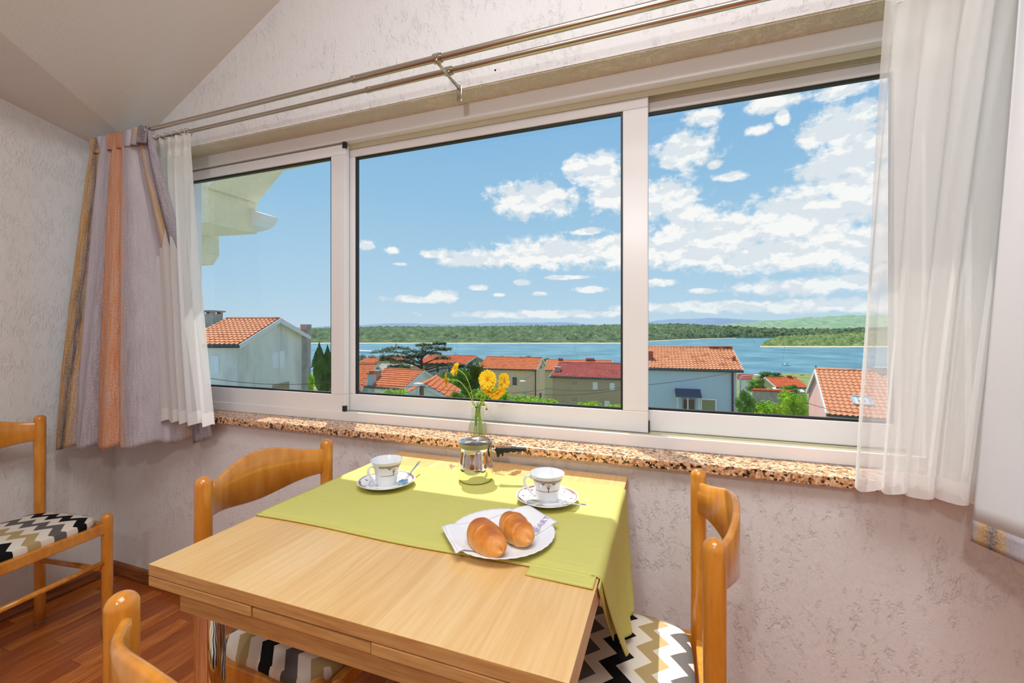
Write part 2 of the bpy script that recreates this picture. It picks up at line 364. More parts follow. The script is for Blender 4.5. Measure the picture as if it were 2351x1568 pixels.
def baseb(name, p0, p1, nrm):
    p0, p1, nrm = Vector(p0), Vector(p1), Vector(nrm); pr = [(0, 0), (.016, 0), (.018, .012), (.013, .03), (.012, .045), (.007, .055), (0, .058)]
    M().prism([p0+nrm*a+Vector((0, 0, b)) for a, b in pr], p1-p0).build(name, m_base, kind='structure')
baseb('baseboard_left', (XL, YB, 0), (XL, WY, 0), (1, 0, 0)); baseb('baseboard_back', (XL, WY, 0), (XR, WY, 0), (0, -1, 0))

# ------------------------------------------------------------ window
win = empty('window_1', (0, 1.46, OZ0), kind='structure')
def wp(mbx, name, mats, parent, **k):
    for v in mbx.v: v -= Vector((0, 1.46, OZ0))
    return mbx.build(name, mats, parent, **k)
FB, FT, FY0, FY1 = .814, 2.0, 1.40, 1.53
mb = M()
mb.box((OX0, FY0, FT-.057), (OX1, FY1, FT)); mb.box((OX0, FY0, FB), (OX1, FY0+.012, .852)); mb.box((OX0, FY0+.012, FB), (OX1, FY1, .836))
mb.box((OX0, FY0+.001, .8361), (OX0+.05, FY1-.001, FT-.0572)); mb.box((OX1-.045, FY0+.001, .8361), (OX1, FY1-.001, FT-.0572))
fr = wp(mb, 'window_frame', m_pvc, win); bevel(fr, .002)
mb = M()
for yy in (1.433, 1.467, 1.502):
    mb.box((OX0+.05, yy, .836), (OX1-.045, yy+.004, .850)); mb.box((OX0+.05, yy, FT-.075), (OX1-.045, yy+.004, FT-.057))
wp(mb, 'sliding_track', m_track, win)
def sash(x0, gx0, gx1, x1, yf):
    z0, z1, gz0, gz1 = .851, 1.936, .919, 1.894; mb = M(); d = .026
    for a, b in (((x0, yf, z0), (x1, yf+d, gz0)), ((x0, yf, gz1), (x1, yf+d, z1)), ((x0, yf, gz0), (gx0, yf+d, gz1)), ((gx1, yf, gz0), (x1, yf+d, gz1))): mb.box(a, b)
    s_ = wp(mb, 'window_sash', m_pvc, win); bevel(s_, .0025)
    mb = M(); gk = .007; ya, yb = yf+.006, yf+.020
    for a, b in (((gx0, ya, gz0), (gx1, yb, gz0+gk)), ((gx0, ya, gz1-gk), (gx1, yb, gz1)), ((gx0, ya, gz0+gk), (gx0+gk, yb, gz1-gk)), ((gx1-gk, ya, gz0+gk), (gx1, yb, gz1-gk))): mb.box(a, b)
    wp(mb, 'gasket', m_gasket, s_)
    mb = M(); yg = yf+.013; mb.add([(gx0+gk, yg, gz0+gk), (gx1-gk, yg, gz0+gk), (gx1-gk, yg, gz1-gk), (gx0+gk, yg, gz1-gk)], [(0, 1, 2, 3)])
    wp(mb, 'glass_pane', m_glass, s_); return s_
sash(-2.25, -2.18, -1.303, -1.232, 1.405)
sash(-1.29, -1.213, -.141, -.062, 1.440)
sash(-.142, -.07, .585, .62, 1.475)
mb = M(); mb.box((-1.2405, 1.400, .853), (-1.226, 1.412, .875)); wp(mb, 'guide_block', m_gasket, win)
mb = M(); mb.box((-1.2405, 1.400, 1.918), (-1.226, 1.412, 1.942)); wp(mb, 'guide_block', m_gasket, win)
mb = M(); mb.box((-.064, 1.452, .852), (-.058, 1.476, .885)); wp(mb, 'guide_block', m_gasket, win)
mb = M().box((OX0-.005, 1.28, .788), (OX1-.008, FY0, .814)); sill = wp(mb, 'window_sill', m_granite, win); bevel(sill, .003)

# ------------------------------------------------------------ curtain rods
def rod(label, y, r, joint):
    o = empty('curtain_rod', (0, y, 2.016), label, 'curtain rod')
    M().tube([(joint-.004, 0, 0), (1.9, 0, 0)], r, 20).build('thick_tube', m_steel, o, auto=40)
    M().tube([(-2.42, 0, 0), (joint, 0, 0)], r*.8, 20).build('thin_tube', m_steel, o, auto=40)
    M().tube([(joint-.012, 0, 0), (joint+.004, 0, 0)], r*1.08, 20).build('joint_sleeve', m_steel, o, auto=40); return o
xj1 = ony(815, 200, 1.166).x; xj2 = ony(848, 200, 1.235).x
r1 = rod('outer brushed steel curtain rod, the upper of the two across the photo', 1.166, .0105, xj1)
r2 = rod('inner brushed steel curtain rod, the lower one nearest the wall', 1.235, .0095, xj2)
def bracket(x, label):
    br = empty('rod_bracket', (x, WY, 2.0), label, 'bracket', group='brackets of the curtain rods')
    mb = M(); mb.tube([(0, -.001, -.045), (0, -.001, .012)], .011, 12, flat=.25, up=(0, 1, 0)); mb.box((-.009, -.004, -.045), (.009, 0, .012)); b = mb.build('wall_plate', m_steel, br); bevel(b, .0015)
    M().tube([(0, -.003, .0), (0, -.10, .0), (0, -.16, .004)], .005, 10).build('arm', m_steel, br, smooth=True)
    for yy, rr in ((1.166, .0145), (1.235, .0135)):
        M().lathe([(rr*.82, -.013), (rr, -.013), (rr, .013), (rr*.82, .013), (rr*.82, -.013)], 20, (0, yy-WY, .016), Matrix.Rotation(pi/2, 3, 'Y'), caps=False).build('rod_clip', m_steel, br, auto=40)
    M().lathe([(0, -.006), (.003, -.0055), (.0035, -.004)], 12, (0, 0, -.03), Matrix.Rotation(pi/2, 3, 'X')*1).build('screw', m_steel, br, auto=40)
    return br
bx = ony(1035, 180, 1.25).x
bracket(bx, 'steel bracket with two clips holding both rods above the middle pane')
M().lathe([(0, -.004), (.0035, -.003), (.0035, 0)], 10, (ony(1137, 161, WY).x, WY, ony(1137, 161, WY).z), Matrix.Rotation(pi/2, 3, 'X')).build('wall_screw', m_steel)
tag(bpy.data.objects['wall_screw'], 'small dark screw head in the wall above the middle pane', 'screw')

# ------------------------------------------------------------ curtains
def lerp(a, b, t): return a+(b-a)*t
def sm(x, a, b):
    t = min(1, max(0, (x-a)/(b-a))); return t*t*(3-2*t)
def cloth(name, mats, parent, tx0, tx1, bx0, bx1, zt, zb, yt, yb, folds, amp_t, amp_b, seed=0, ease=1.0, hemwave=.0, nu=160, nv=60, thick=0, bulge=0, skew=0, side=0, tuck_in=False):
    rnd = random.Random(seed); ph = [rnd.random()*6 for _ in range(6)]
    def fn(u, v):
        e = v**ease; x = lerp(lerp(tx0, tx1, u), lerp(bx0, bx1, u), e) + bulge*sin(pi*v)*(u-.5)*2
        wob = u + .02*sin(5*u+ph[0]+v*1.2) + .012*sin(13*u+ph[1]+v*2.5)
        a = lerp(amp_t, amp_b, min(1, v*1.3)); k = 1-.45*exp_(v, .07)
        f_ = sin(2*pi*folds*wob+ph[2]) + .35*sin(2*pi*folds*2.1*wob+ph[3]+v*2)
        y = lerp(yt, yb, e) + a*k*f_*(.6+.4*sin(7*u+ph[4])) + side*u*e
        x += a*.35*cos(2*pi*folds*wob+ph[2])*min(1, v*4)
        if tuck_in:
            t1 = sm(u, .58, .80)*sm(v, -.15, .55); y = lerp(y, 1.246+a*.3*f_, t1)
        z = lerp(zt, zb, v) + skew*(u-.5)*v + hemwave*v*sin(2*pi*folds*wob+ph[2]+1)
        return Vector((x, y, z))
    o = M().grid(fn, nu, nv).build(name, mats, parent, smooth=True)
    if thick:
        s = o.modifiers.new('solid', 'SOLIDIFY'); s.thickness = thick; s.offset = 0
    return o
def exp_(v, w): return math.exp(-(v/w)**2)
def rings(parent, xs, y, r):
    for x in xs:
        c = [(x+.002*sin(k*.7), y+cos(k*2*pi/16)*r, 2.016-.002+sin(k*2*pi/16)*r) for k in range(17)]
        M().tube(c, .0013, 6, caps=False).build('curtain_ring', m_steel, parent, smooth=True)
d1 = empty('curtain', (0, 0, 0), 'grey and orange streaked drape gathered in the left corner', 'curtain')
cloth('drape_cloth', m_drape, d1, -2.385, -2.02, -2.47, -1.80, 2.024, .70, 1.15, 1.09, 5.6, .012, .050, 4, 1.15, .010, 260, 70, .0015, skew=.045, side=.02, tuck_in=True)
cloth('heading_tape', m_drape, d1, -2.388, -2.018, -2.385, -2.022, 2.026, 1.955, 1.149, 1.147, 7, .013, .009, 4, 1, 0, 200, 8, .002)
rings(d1, [-2.37, -2.3, -2.23, -2.16, -2.09, -2.03], 1.166, .017)
d2 = empty('sheer_curtain', (0, 0, 0), 'short white sheer curtain hanging beside the streaked drape at the left', 'curtain')
cloth('sheer_cloth', m_sheerL, d2, -2.20, -1.885, -2.06, -1.695, 2.01, .802, 1.232, 1.196, 5.3, .009, .017, 11, 1.2, .006, 220, 60, 0, bulge=.0)
cloth('heading_tape', m_sheerL, d2, -2.20, -1.885, -2.18, -1.895, 2.014, 1.925, 1.231, 1.233, 8, .010, .006, 12, 1, 0, 200, 8)
rings(d2, [-2.18, -2.13, -2.08, -2.03, -1.98, -1.93, -1.9], 1.235, .0155)
d3 = empty('sheer_curtain', (0, 0, 0), 'wide white sheer curtain covering the right end of the window', 'curtain')
cloth('sheer_cloth', m_sheer, d3, .475, .90, .40, .685, 2.01, .812, 1.23, 1.215, 6.3, .014, .032, 23, .8, .007, 300, 60, 0)
cloth('sheer_lining', m_sheer, d3, .49, .95, .475, .69, 2.01, .82, 1.25, 1.238, 5.1, .010, .016, 29, .8, .004, 240, 50, 0)
cloth('heading_tape', m_sheer, d3, .475, .90, .475, .90, 2.014, 1.93, 1.229, 1.231, 9, .012, .010, 23, 1, 0, 240, 8)
rings(d3, [.5+.07*k for k in range(6)], 1.235, .0155)
d4 = empty('curtain', (0, 0, 0), 'pale lined drape with a streaked hem at the far right edge', 'curtain')
def dr(u, v, a=0, b=1):
    v = lerp(a, b, v)
    tx, ty = lerp(.665, 1.0, u), 1.152+.012*sin(2*pi*3*u)
    k = min(1, u/.3); k2 = max(0, (u-.3)/.7)
    bx_, by_ = .575+.055*k+.36*k2, 1.135-.135*k+.10*min(1, k2*2)+.03*sin(2*pi*2*k2)
    e = v**1.1; return Vector((lerp(tx, bx_, e), lerp(ty, by_, e), lerp(2.02, .752+.02*k2, v)))
o = M().grid(lambda u, v: dr(u, v, 0, .966), 90, 40).build('lining', m_lining, d4, smooth=True); s = o.modifiers.new('s', 'SOLIDIFY'); s.thickness = .002
o = M().grid(lambda u, v: dr(u, v, .966, 1)+Vector((0, -.001, 0)), 90, 4).build('drape_hem', m_drape, d4, smooth=True); s = o.modifiers.new('s', 'SOLIDIFY'); s.thickness = .003

# ------------------------------------------------------------ table
TX0, TX1, TY0, TY1 = -.895, -.113, .512, 1.303; TZ = .75
tb = empty('dining_table', ((TX0+TX1)/2, (TY0+TY1)/2, 0), 'square beech draw-leaf dining table with chrome legs under the window', 'table')
tc_ = Vector(((TX0+TX1)/2, (TY0+TY1)/2, 0)); hw = (TX1-TX0)/2; hd = (TY1-TY0)/2
def tbox(a, b, name, m_, bv=.0015, **k): return bevel(M().box(a, b).build(name, m_, tb, **k), bv)
mb = M(); mb.box((-hw, -hd, TZ-.021), (hw, hd, TZ)); mb.mi = [1, 0, 1, 1, 1, 1]; bevel(mb.build('tabletop', [m_beech, m_beechedge], tb), .0012)
tbox((-hw, -hd, TZ-.040), (-hw+.255, hd, TZ-.0225), 'extension_leaf', m_beechedge); tbox((hw-.29, -hd, TZ-.040), (hw, hd, TZ-.0225), 'extension_leaf', m_beechedge)
tbox((-hw+.257, -hd+.002, TZ-.041), (hw-.292, hd, TZ-.025), 'middle_board', m_beechedge)
mb = M(); e = .055
mb.box((-hw+e, -hd+.02, TZ-.085), (hw-e, -hd+.038, TZ-.0405)); mb.box((-hw+e, hd-.038, TZ-.085), (hw-e, hd-.02, TZ-.0405))
mb.box((-hw+e, -hd+.038, TZ-.085), (-hw+e+.018, hd-.038, TZ-.0405)); mb.box((hw-e-.018, -hd+.038, TZ-.085), (hw-e, hd-.038, TZ-.0405)); mb.build('apron', m_beechedge, tb)
for sx in (-1, 1):
    for sy in (-1, 1):
        lx, ly = sx*(hw-.070), sy*(hd-.065)
        lg = M().tube([(lx, ly, 0.012), (lx, ly, TZ-.041)], .0245, 28).build('leg', m_chrome, tb, auto=40)
        M().lathe([(.02, 0), (.026, .002), (.026, .012), (.02, .013)], 24, (lx, ly, 0)).build('foot_cap', m_gasket, lg, auto=40)

# ------------------------------------------------------------ chairs
ZT = .84
def make_chair(seatmat):
    c = empty('dining_chair', (0, 0, 0)); hx = .1875; dp = .345; r = .0182
    def post(x, y, top, nm, taper=0):
        pts, rs = [], []
        for i in range(9):
            z = lerp(.004, top-r, i/8); pts.append((x, y, z)); rs.append(r*(1-.08*(1-z/top)))
        for k in range(1, 7):
            a = k/6*pi/2*.98; pts.append((x, y, top-r+r*sin(a))); rs.append(max(r*cos(a), .0012))
        l = M().tube(pts, rs, 24).build(nm, m_chair, c, smooth=True)
        M().lathe([(r*.8, 0), (r*.95, .001), (r*.95, .006), (r*.8, .007)], 20, (x, y, 0)).build('glide', m_steel, l, auto=40)
    for s in (-1, 1):
        post(s*hx, 0, ZT, 'rear_post'); post(s*(hx+.004), dp, .473, 'front_leg')
        bevel(M().box((s*hx-.009, r*.8, .398), (s*hx+.009, dp-r*.8, .436)).build('side_rail', m_chair, c), .004, 3)
        M().tube([(s*hx, r*.7, .255), (s*hx, dp-r*.7, .255)], .0095, 14).build('side_stretcher', m_chair, c, smooth=True)
    bevel(M().box((-hx, dp-.010, .398), (hx, dp+.010, .436)).build('front_rail', m_chair, c), .004, 3)
    bevel(M().box((-hx, -.008, .40), (hx, .008, .432)).build('rear_rail', m_chair, c), .004, 3)
    M().tube([(-hx, dp, .287), (hx, dp, .287)], .0095, 14).build('front_stretcher', m_chair, c, smooth=True)
    # curved back slat
    def sl(u, k):
        a = u*2-1; x = a*(hx-.006); bow = -.058*(1-abs(a)**2.2) + .004
        top = .812+.036*(cos(a*pi)*.5+.5)**.9; bot = .738-.024*(cos(a*pi)*.5+.5)
        n = Vector((-.26*a*1.2, 1, 0)).normalized(); t = .0065
        p = [(t, bot+.004), (t, top-.004), (t*.4, top), (-t*.4, top), (-t, top-.004), (-t, bot+.004), (-t*.4, bot), (t*.4, bot)][k]
        return Vector((x, bow, p[1]))+n*p[0]
    mb = M(); N = 40; vs = [sl(i/N, k) for i in range(N+1) for k in range(8)]
    mb.add(vs, [(i*8+k, i*8+(k+1) % 8, (i+1)*8+(k+1) % 8, (i+1)*8+k) for i in range(N) for k in range(8)]+[tuple(range(8)), tuple(range(N*8, N*8+8))])
    mb.build('back_slat', m_chair, c, auto=50)
    # padded seat
    def seat(u, v):
        a = u*2*pi; n = 5.0
        cx_, sy_ = cos(a), sin(a); px_ = (abs(cx_)**(2/n))*(1 if cx_ > 0 else -1); py_ = (abs(sy_)**(2/n))*(1 if sy_ > 0 else -1)
        if v < .5:
            q = v/.5; rr = q; z = .462+.010*(1-q**4)-.006*q**8
        else:
            q = (v-.5)/.5; rr = 1+.012*sin(q*pi); z = .456-.030*q
            if v > .99: rr = .98
        return Vector((px_*rr*(hx-.004)*(1+.02*(py_ > 0)), dp/2+.004+py_*rr*(dp/2-.014), z))
    M().grid(seat, 64, 24, True).build('seat', seatmat, c, smooth=True)
    return c
cA = make_chair(m_chev)
def place(c, p0, p1, label, copy=True):          # rear posts at p0 and p1; the chair faces left of p0->p1 rotated
    p0, p1 = Vector(p0), Vector(p1); m_ = (p0+p1)/2; d = p1-p0; rz = atan2(d.y, d.x)
    o = copy_tree(c) if copy else c
    o.location = (m_.x, m_.y, 0); o.rotation_euler = (0, 0, rz); tag(o, label, 'chair', 'beech dining chairs with chevron seats'); return o
place(cA, (-1.006, 1.066), (-1.012, .692), 'beech chair tucked under the left side of the table, its curved slat in full view', False)
place(cA, (.070, .767), (.068, 1.148), 'beech chair on the right of the table, sunlit chevron seat half under the green cloth')
place(cA, (-.662, .349), (-.290, .305), 'beech chair at the front table edge, its rounded post top at the bottom left')
cB = copy_tree(cA); place(cB, (-2.385, .98), (-2.335, .607), 'beech chair standing alone against the left wall, with a black zigzag across its seat', False)
for ch in cB.children:
    if ch.name.startswith('seat'):
        ch.data = ch.data.copy(); ch.data.materials[0] = m_chev2

# ------------------------------------------------------------ green cloth
CZ = TZ+.0035
g0 = empty('tablecloth', (0, 0, 0), 'folded lime green cloth over the back of the table, hanging off its right side', 'tablecloth')
def top(u, v):
    yf = .733+.006*u+.004*sin(9*u); yb = 1.145+.05*u
    x = lerp(-.893, TX1-.012, u); y = lerp(yf, yb, v)
    edge = min(1, v/.03)
    return Vector((x, y, TZ+.0012+.004*edge + (.0015*sin(8*u+3*v)*sin(4*v*pi))*.4+.0008))
def skin(fn, nu, nv, name, th=.0018, **k):
    o = M().grid(fn, nu, nv).build(name, m_lime, g0, smooth=True); s = o.modifiers.new('s', 'SOLIDIFY'); s.thickness = th; s.offset = 0; return o
def fold(u, v):
    x = lerp(-.235, TX1-.004, u); y = lerp(.712-.004*u, .76, v); return Vector((x, y, TZ+.0022+.0012*u))
skin(fold, 30, 8, 'cloth_fold', .003)
def roll(u, v):                                   # rounded front fold of the runner
    a = -pi/2-pi*v; x = lerp(-.893, TX1-.010, u); y = .733+.006*u+.004*sin(9*u); return Vector((x, y+.0045*cos(a+pi/2)*-1*0+.004*cos(pi/2+pi*v), TZ+.0036+.0026*sin(pi/2+pi*v)))
skin(roll, 80, 8, 'front_fold', .001)
def hang(u, v):                                   # u: front -> back along the edge, v: down
    y0 = lerp(.742, 1.195, u)
    # bend over the edge
    L = lerp(.235, .285, min(1, u*1.3)) ; s = v*L
    if s < .022:
        a = s/.022*pi/2; x = TX1-.012+.0165*sin(a); z = CZ+.003-.0165*(1-cos(a))
    else: x = TX1+.0045; z = CZ+.003-.0165-(s-.022)
    k = v**1.2; yb = lerp(.885, 1.115, u)
    y = lerp(y0, yb, k) + .0*v
    x += .020*k*(.5+.5*sin(2*pi*(2.1*u+.1)))*(1-.2*u) + .012*k
    return Vector((x, y, z))
skin(lambda p, v: top(p/.6, v) if p < .6 else hang(v, ((p-.6)/.4)**1.6), 160, 64, 'cloth_panel')
def tuck(u, v):                                   # inner layer of the hanging corner
    y0 = lerp(.722, .80, u); k = v; y = lerp(y0, .895, k**1.1); x = TX1+.003+.004*v; z = lerp(TZ-.001, .545, v)
    return Vector((x+.008*sin(pi*v)*u, y, z))
skin(tuck, 16, 24, 'inner_fold')

# ------------------------------------------------------------ things on the table
def cupset(c, haz, spz, lab):
    sc = empty('saucer', (c[0], c[1], CZ+.0032), f'white brown-ringed saucer of the {"left" if c[0] < -.5 else "right"} cup, spoon lying on it', 'saucer', group='saucers')
    pr = [(0, .003), (.024, .003), (.026, .0), (.030, .0), (.032, .004), (.045, .006), (.060, .010), (.0755, .0165), (.0765, .0175), (.0755, .0185), (.060, .0125), (.044, .008), (.030, .0065), (.0, .0065)]
    def zr(r): return lerp(.008, .0125, (r-.044)/.016) if r < .06 else lerp(.0125, .0185, (r-.06)/.0155)
    M().lathe(pr, 64).build('dish', m_porc, sc, auto=60)
    for a, b in ((.0705, .0725), (.0455, .0464)):
        M().lathe([(a, zr(a)+.0003), (b, zr(b)+.0003)], 64, caps=False).build('printed_ring', m_brown, sc, smooth=True)
    for k in range(4):                               # broad brown arcs on the rim and little motifs
        mb = M(); A = k*pi/2+.5
        mb.grid(lambda u, v: Vector(((.0665+.004*v)*cos(A+u*.75), (.0665+.004*v)*sin(A+u*.75), zr(.0665+.004*v)+.0004)), 12, 1); mb.build('printed_arc', m_brown, sc)
    for k in range(8):
        A = k*pi/4+.2; r = .058; mb = M(); q = [(.0, .006), (.003, 0), (0, -.004), (-.003, 0)]
        mb.add([Vector(((r+a)*cos(A)-b*sin(A), (r+a)*sin(A)+b*cos(A), zr(r+a)+.0006)) for b, a in q], [(0, 1, 2, 3)]); mb.build('printed_motif', m_brown, sc)
    cu = empty('cup', (c[0], c[1], CZ+.0098), lab[0].upper()*0+lab, 'cup', rz=haz, group='coffee cups')
    pr = [(0, .003), (.021, .003), (.022, 0), (.0265, 0), (.0285, .004), (.029, .012), (.0305, .028), (.034, .045), (.039, .058), (.0425, .0655), (.0415, .0662), (.0375, .058), (.0325, .045), (.029, .028), (.0272, .012), (.024, .0065), (0, .006)]
    M().lathe(pr, 56).build('cup_body', m_porc, cu, auto=60)
    def rr(z):
        for (r0, z0), (r1, z1) in zip(pr[3:9], pr[4:10]):
            if z0 <= z <= z1: return lerp(r0, r1, (z-z0)/(z1-z0))
        return .042
    h = M().tube([(.036, 0, .053), (.044, 0, .058), (.053, 0, .056), (.0565, 0, .048), (.055, 0, .039), (.048, 0, .029), (.041, 0, .020), (.035, 0, .011), (.029, 0, .008)], [.0042, .0036, .0034, .0034, .0034, .0033, .0033, .0036, .004], 12, flat=.7, up=(0, 1, 0)); h.build('handle', m_porc, cu, smooth=True)
    def patch(nm, m_, a0, a1, z0, z1, n=30, wave=0):
        M().grid(lambda u, v: Vector((cos(lerp(a0, a1, u)), sin(lerp(a0, a1, u)), 0))*(rr(lerp(z0, z1, v))+.0003)+Vector((0, 0, lerp(z0-wave*abs(sin(u*pi*4)), z1, v))), n, 2).build(nm, m_, cu, smooth=True)
    G0, G1 = .42, 2*pi-.42
    patch('gold_band', m_gold, G0, G1, .0545, .0568); patch('brown_band', mat('band_print', lin(160, 140, 120), .4, fn=lambda g, tc, b: g.mix(g.step(g.noise(tc.outputs['Object'], 700, 1), .45, .55), lin(140, 100, 70), lin(200, 195, 190))), G0, G1, .0505, .0545)
    patch('thin_line', m_brown, G0, G1, .0288, .0298, 60, .0004)
    for A in (pi*.5, pi*1.5):
        mb = M()
        def sp(a, zz): return Vector((cos(A+a), sin(A+a), 0))*(rr(zz)+.0006)+Vector((0, 0, zz))
        n = 10; pts = [sp(0, .0415)]+[sp(.17*cos(pi*k/n), .0415+.0075*sin(pi*k/n)) for k in range(n+1)]
        mb.add(pts, [(0, k, k+1) for k in range(1, n+1)]); mb.build('fan_emblem', mat('emblem_grey', lin(196, 190, 184), .4), cu)
        mb = M(); mb.add([sp(0, .0455), sp(.05, .0415), sp(.11, .0385), sp(.035, .036), sp(.05, .030), sp(0, .0265), sp(-.05, .030), sp(-.035, .036), sp(-.11, .0385), sp(-.05, .0415)], [(0, 1, 3, 7, 9), (1, 2, 3), (9, 7, 8), (3, 4, 6, 7), (4, 5, 6)]); mb.build('emblem', m_brown, cu)
        for sg in (-1, 1):
            mb = M(); mb.add([sp(sg*.2, .0505), sp(sg*.55, .0505), sp(sg*.36, .0455)], [(0, 1, 2)]); mb.build('emblem_corner', m_brown, cu)
    return sc, cu
p1 = onz(888, 1113, CZ+.006); p2 = onz(1256, 1150, CZ+.006)
cupset(p1, atan2(-.8, -.30), 0, 'white cup with gold band on the left, its handle turned to the front')
cupset(p2, atan2(-.36, -.93), 0, 'white cup with a brown fan emblem, nearest the plate of croissants')
def spoon(label, p, d, pitch):
    d = Vector(d).normalized(); side = Vector((-d.y, d.x, 0)); o = empty('teaspoon', p, label, 'spoon')
    def bowl(u, v):
        a = u*2*pi; r = v; L, Wd = .021, .0135
        return d*(cos(a)*r*L)+side*(sin(a)*r*Wd)+Vector((0, 0, .004*(r*r-1)+.004))
    b = M().grid(bowl, 28, 8, True).build('bowl', m_chrome, o, smooth=True); s = b.modifiers.new('s', 'SOLIDIFY'); s.thickness = .0008
    pts = [d*.019+Vector((0, 0, .004)), d*.03+Vector((0, 0, .0075)), d*.06+Vector((0, 0, .0075+pitch*.03)), d*.10+Vector((0, 0, .0075+pitch*.07)), d*.118+Vector((0, 0, .0075+pitch*.085))]
    M().tube(pts, [.0022, .0018, .002, .0035, .0038], 10, flat=.35, up=(0, 0, 1)).build('stem', m_chrome, o, smooth=True); return o
spoon('steel teaspoon on the left saucer, bowl towards the room', onz(925, 1109, CZ+.013), (-.18, 1, 0), .18)
spoon('steel teaspoon lying across the front of the saucer near the croissants', onz(1229, 1156, CZ+.017), (1, .10, 0), .02)
# plate, napkin, pastries
pc = W((1153-1175.5)/F*.875, .875, 0)
pl = empty('paper_plate', (pc.x, pc.y, CZ+.0035), 'white scalloped paper plate carrying two croissants', 'plate')
def plate(u, v):
    a = u*2*pi; sc = 1+.012*abs(sin(a*18)); r = v*.106*(sc if v > .9 else 1)
    z = 0 if v < .62 else .012*((v-.62)/.38)**1.2
    return Vector((r*cos(a), r*sin(a)*1.03, z+.001))
o = M().grid(plate, 216, 20, True).build('dish', m_paper, pl, smooth=True); s = o.modifiers.new('s', 'SOLIDIFY'); s.thickness = .0012
nk = empty('paper_napkin', (0, 0, 0), 'white printed paper napkin between the plate and the croissants', 'napkin')
q = [onz(1046, 1276, CZ+.014), onz(1013, 1210, CZ+.018), onz(1213, 1161, CZ+.017), onz(1282, 1200, CZ+.019)]
def napk(u, v, dz=0):
    a = q[0].lerp(q[3], u); b = q[1].lerp(q[2], u); p = a.lerp(b, v)
    r = (Vector((p.x-pc.x, p.y-pc.y))).length/.106; z = CZ+.0065+(.0125*max(0, (r-.60)/.40)**1.2 if r < 1.03 else .0135-.01*(r-1.03)) + .0008*sin(20*u+8*v)
    return Vector((p.x, p.y, z+dz))
for i, dz in enumerate((0, .0014)):
    k = .0 if i == 0 else .02
    o = M().grid(lambda u, v: napk(lerp(k, 1-k*.3, u), lerp(0, 1-k, v), dz), 40, 30).build('napkin_layer', m_paper, nk, smooth=True); s = o.modifiers.new('s', 'SOLIDIFY'); s.thickness = .0006
def letters(txt, p, ang, size):
    c = bpy.data.curves.new('lettering', 'FONT'); c.body = txt; c.size = size; c.extrude = .0001; c.space_character = 1.15; c.materials.append(m_purple)
    t_ = bpy.data.objects.new('tmp', c); COL.objects.link(t_); bpy.context.view_layer.update(); me = bpy.data.meshes.new_from_object(t_.evaluated_get(bpy.context.evaluated_depsgraph_get())); bpy.data.objects.remove(t_)
    o = bpy.data.objects.new('lettering', me); COL.objects.link(o); o.parent = nk; o.location = p; o.rotation_euler = (0, 0, ang); return o
def nearuv(px, py):
    t_ = onz(px, py, CZ+.0195); return min(((napk(i/60, j/60)-t_).length, i/60, j/60) for i in range(61) for j in range(61))[1:]
a1 = napk(*nearuv(1229, 1219)); a2 = napk(*nearuv(1262, 1192)); an = atan2(a2.y-a1.y, a2.x-a1.x); L_ = (a2-a1).length
def tilted(txt, a, b, size):
    o = letters(txt, a+Vector((0, 0, .0030)), 0, size); d = (b-a).normalized(); n_ = Vector((0, 0, 1)); s_ = n_.cross(d).normalized(); n_ = d.cross(s_)
    o.matrix_basis = Matrix.Translation(a+n_*.0028) @ Matrix((d, s_, n_)).transposed().to_4x4()
tilted('HEART', a1, a2, L_/3.3); b1 = napk(*nearuv(1240, 1236)); b2 = napk(*nearuv(1266, 1214)); tilted('it 2', b1, b2, L_/3.3)
def croissant(label, px, py, a, L, Wd, H, seed):
    c = onz(px, py, CZ+.028); o = empty('croissant', (c.x, c.y, CZ+.0095), label, 'pastry', rz=a, group='croissants on the plate')
    rnd = random.Random(seed)
    def fn(u, v):
        th = u*2*pi; t = v*2-1
        env = max(0, 1-abs(t)**2.5)**.55
        seg = (v*3.3+.16*sin(th+.5)+.05*seed) % 1; ridge = 1+.085*(seg**2-.4)*(1 if .04 < v < .96 else 0)
        r = env*ridge*(1-.12*t); y = cos(th)*r*Wd/2; z = sin(th)*r*H*.62+H*.40
        x = t*L/2+.0025*sin(th*2)
        z = max(z, .0005+.003*(1-env)); y += -.006*(1-t*t)+.004
        n = .0012*mn.noise(Vector((x*60, y*60, z*60+seed)))
        return Vector((x, y+n, z+n))
    M().grid(fn, 48, 90, True).build('pastry_body', m_cro, o, smooth=True)
croissant('golden croissant nearest the table front on the paper plate', 1118, 1236, R(-42), .116, .060, .046, 3)
croissant('golden croissant at the back of the plate, nearest the cup', 1187, 1214, R(-46), .106, .057, .044, 9)
# coffee pot
pp = Vector((-.512, 1.105, CZ)); pot = empty('coffee_pot', (pp.x, pp.y, CZ+.004), 'polished steel long-handled coffee pot with a black handle', 'coffee pot')
pr = [(0, .0), (.040, .0), (.0445, .003), (.0485, .014), (.0500, .028), (.0492, .042), (.0462, .060), (.0435, .076), (.0425, .088), (.0432, .098), (.0475, .1085), (.0483, .1088), (.0478, .1080), (.0435, .097), (.0418, .088), (.0427, .076), (.0454, .060), (.0484, .042), (.049, .028), (.047, .014), (.043, .004), (0, .002)]
M().lathe(pr[:12], 72, caps=False).build('pot_body', m_chrome, pot, auto=50); M().lathe(pr[11:], 72, caps=False).build('pot_inside', mat('satin_steel', lin(150, 144, 138), .5, 1), pot, auto=50)
hd_ = Vector((CY, SY, 0))*.985+Vector((.17*SY, -.17*CY, 0))*-.0
hd_ = (W(1, -.02)).normalized(); sd = Vector((-hd_.y, hd_.x, 0))
M().tube([hd_*.043+Vector((0, 0, .092)), hd_*.050+Vector((0, 0, .084)), hd_*.060+Vector((0, 0, .080))], .004, 12).build('bracket', m_chrome, pot, smooth=True)
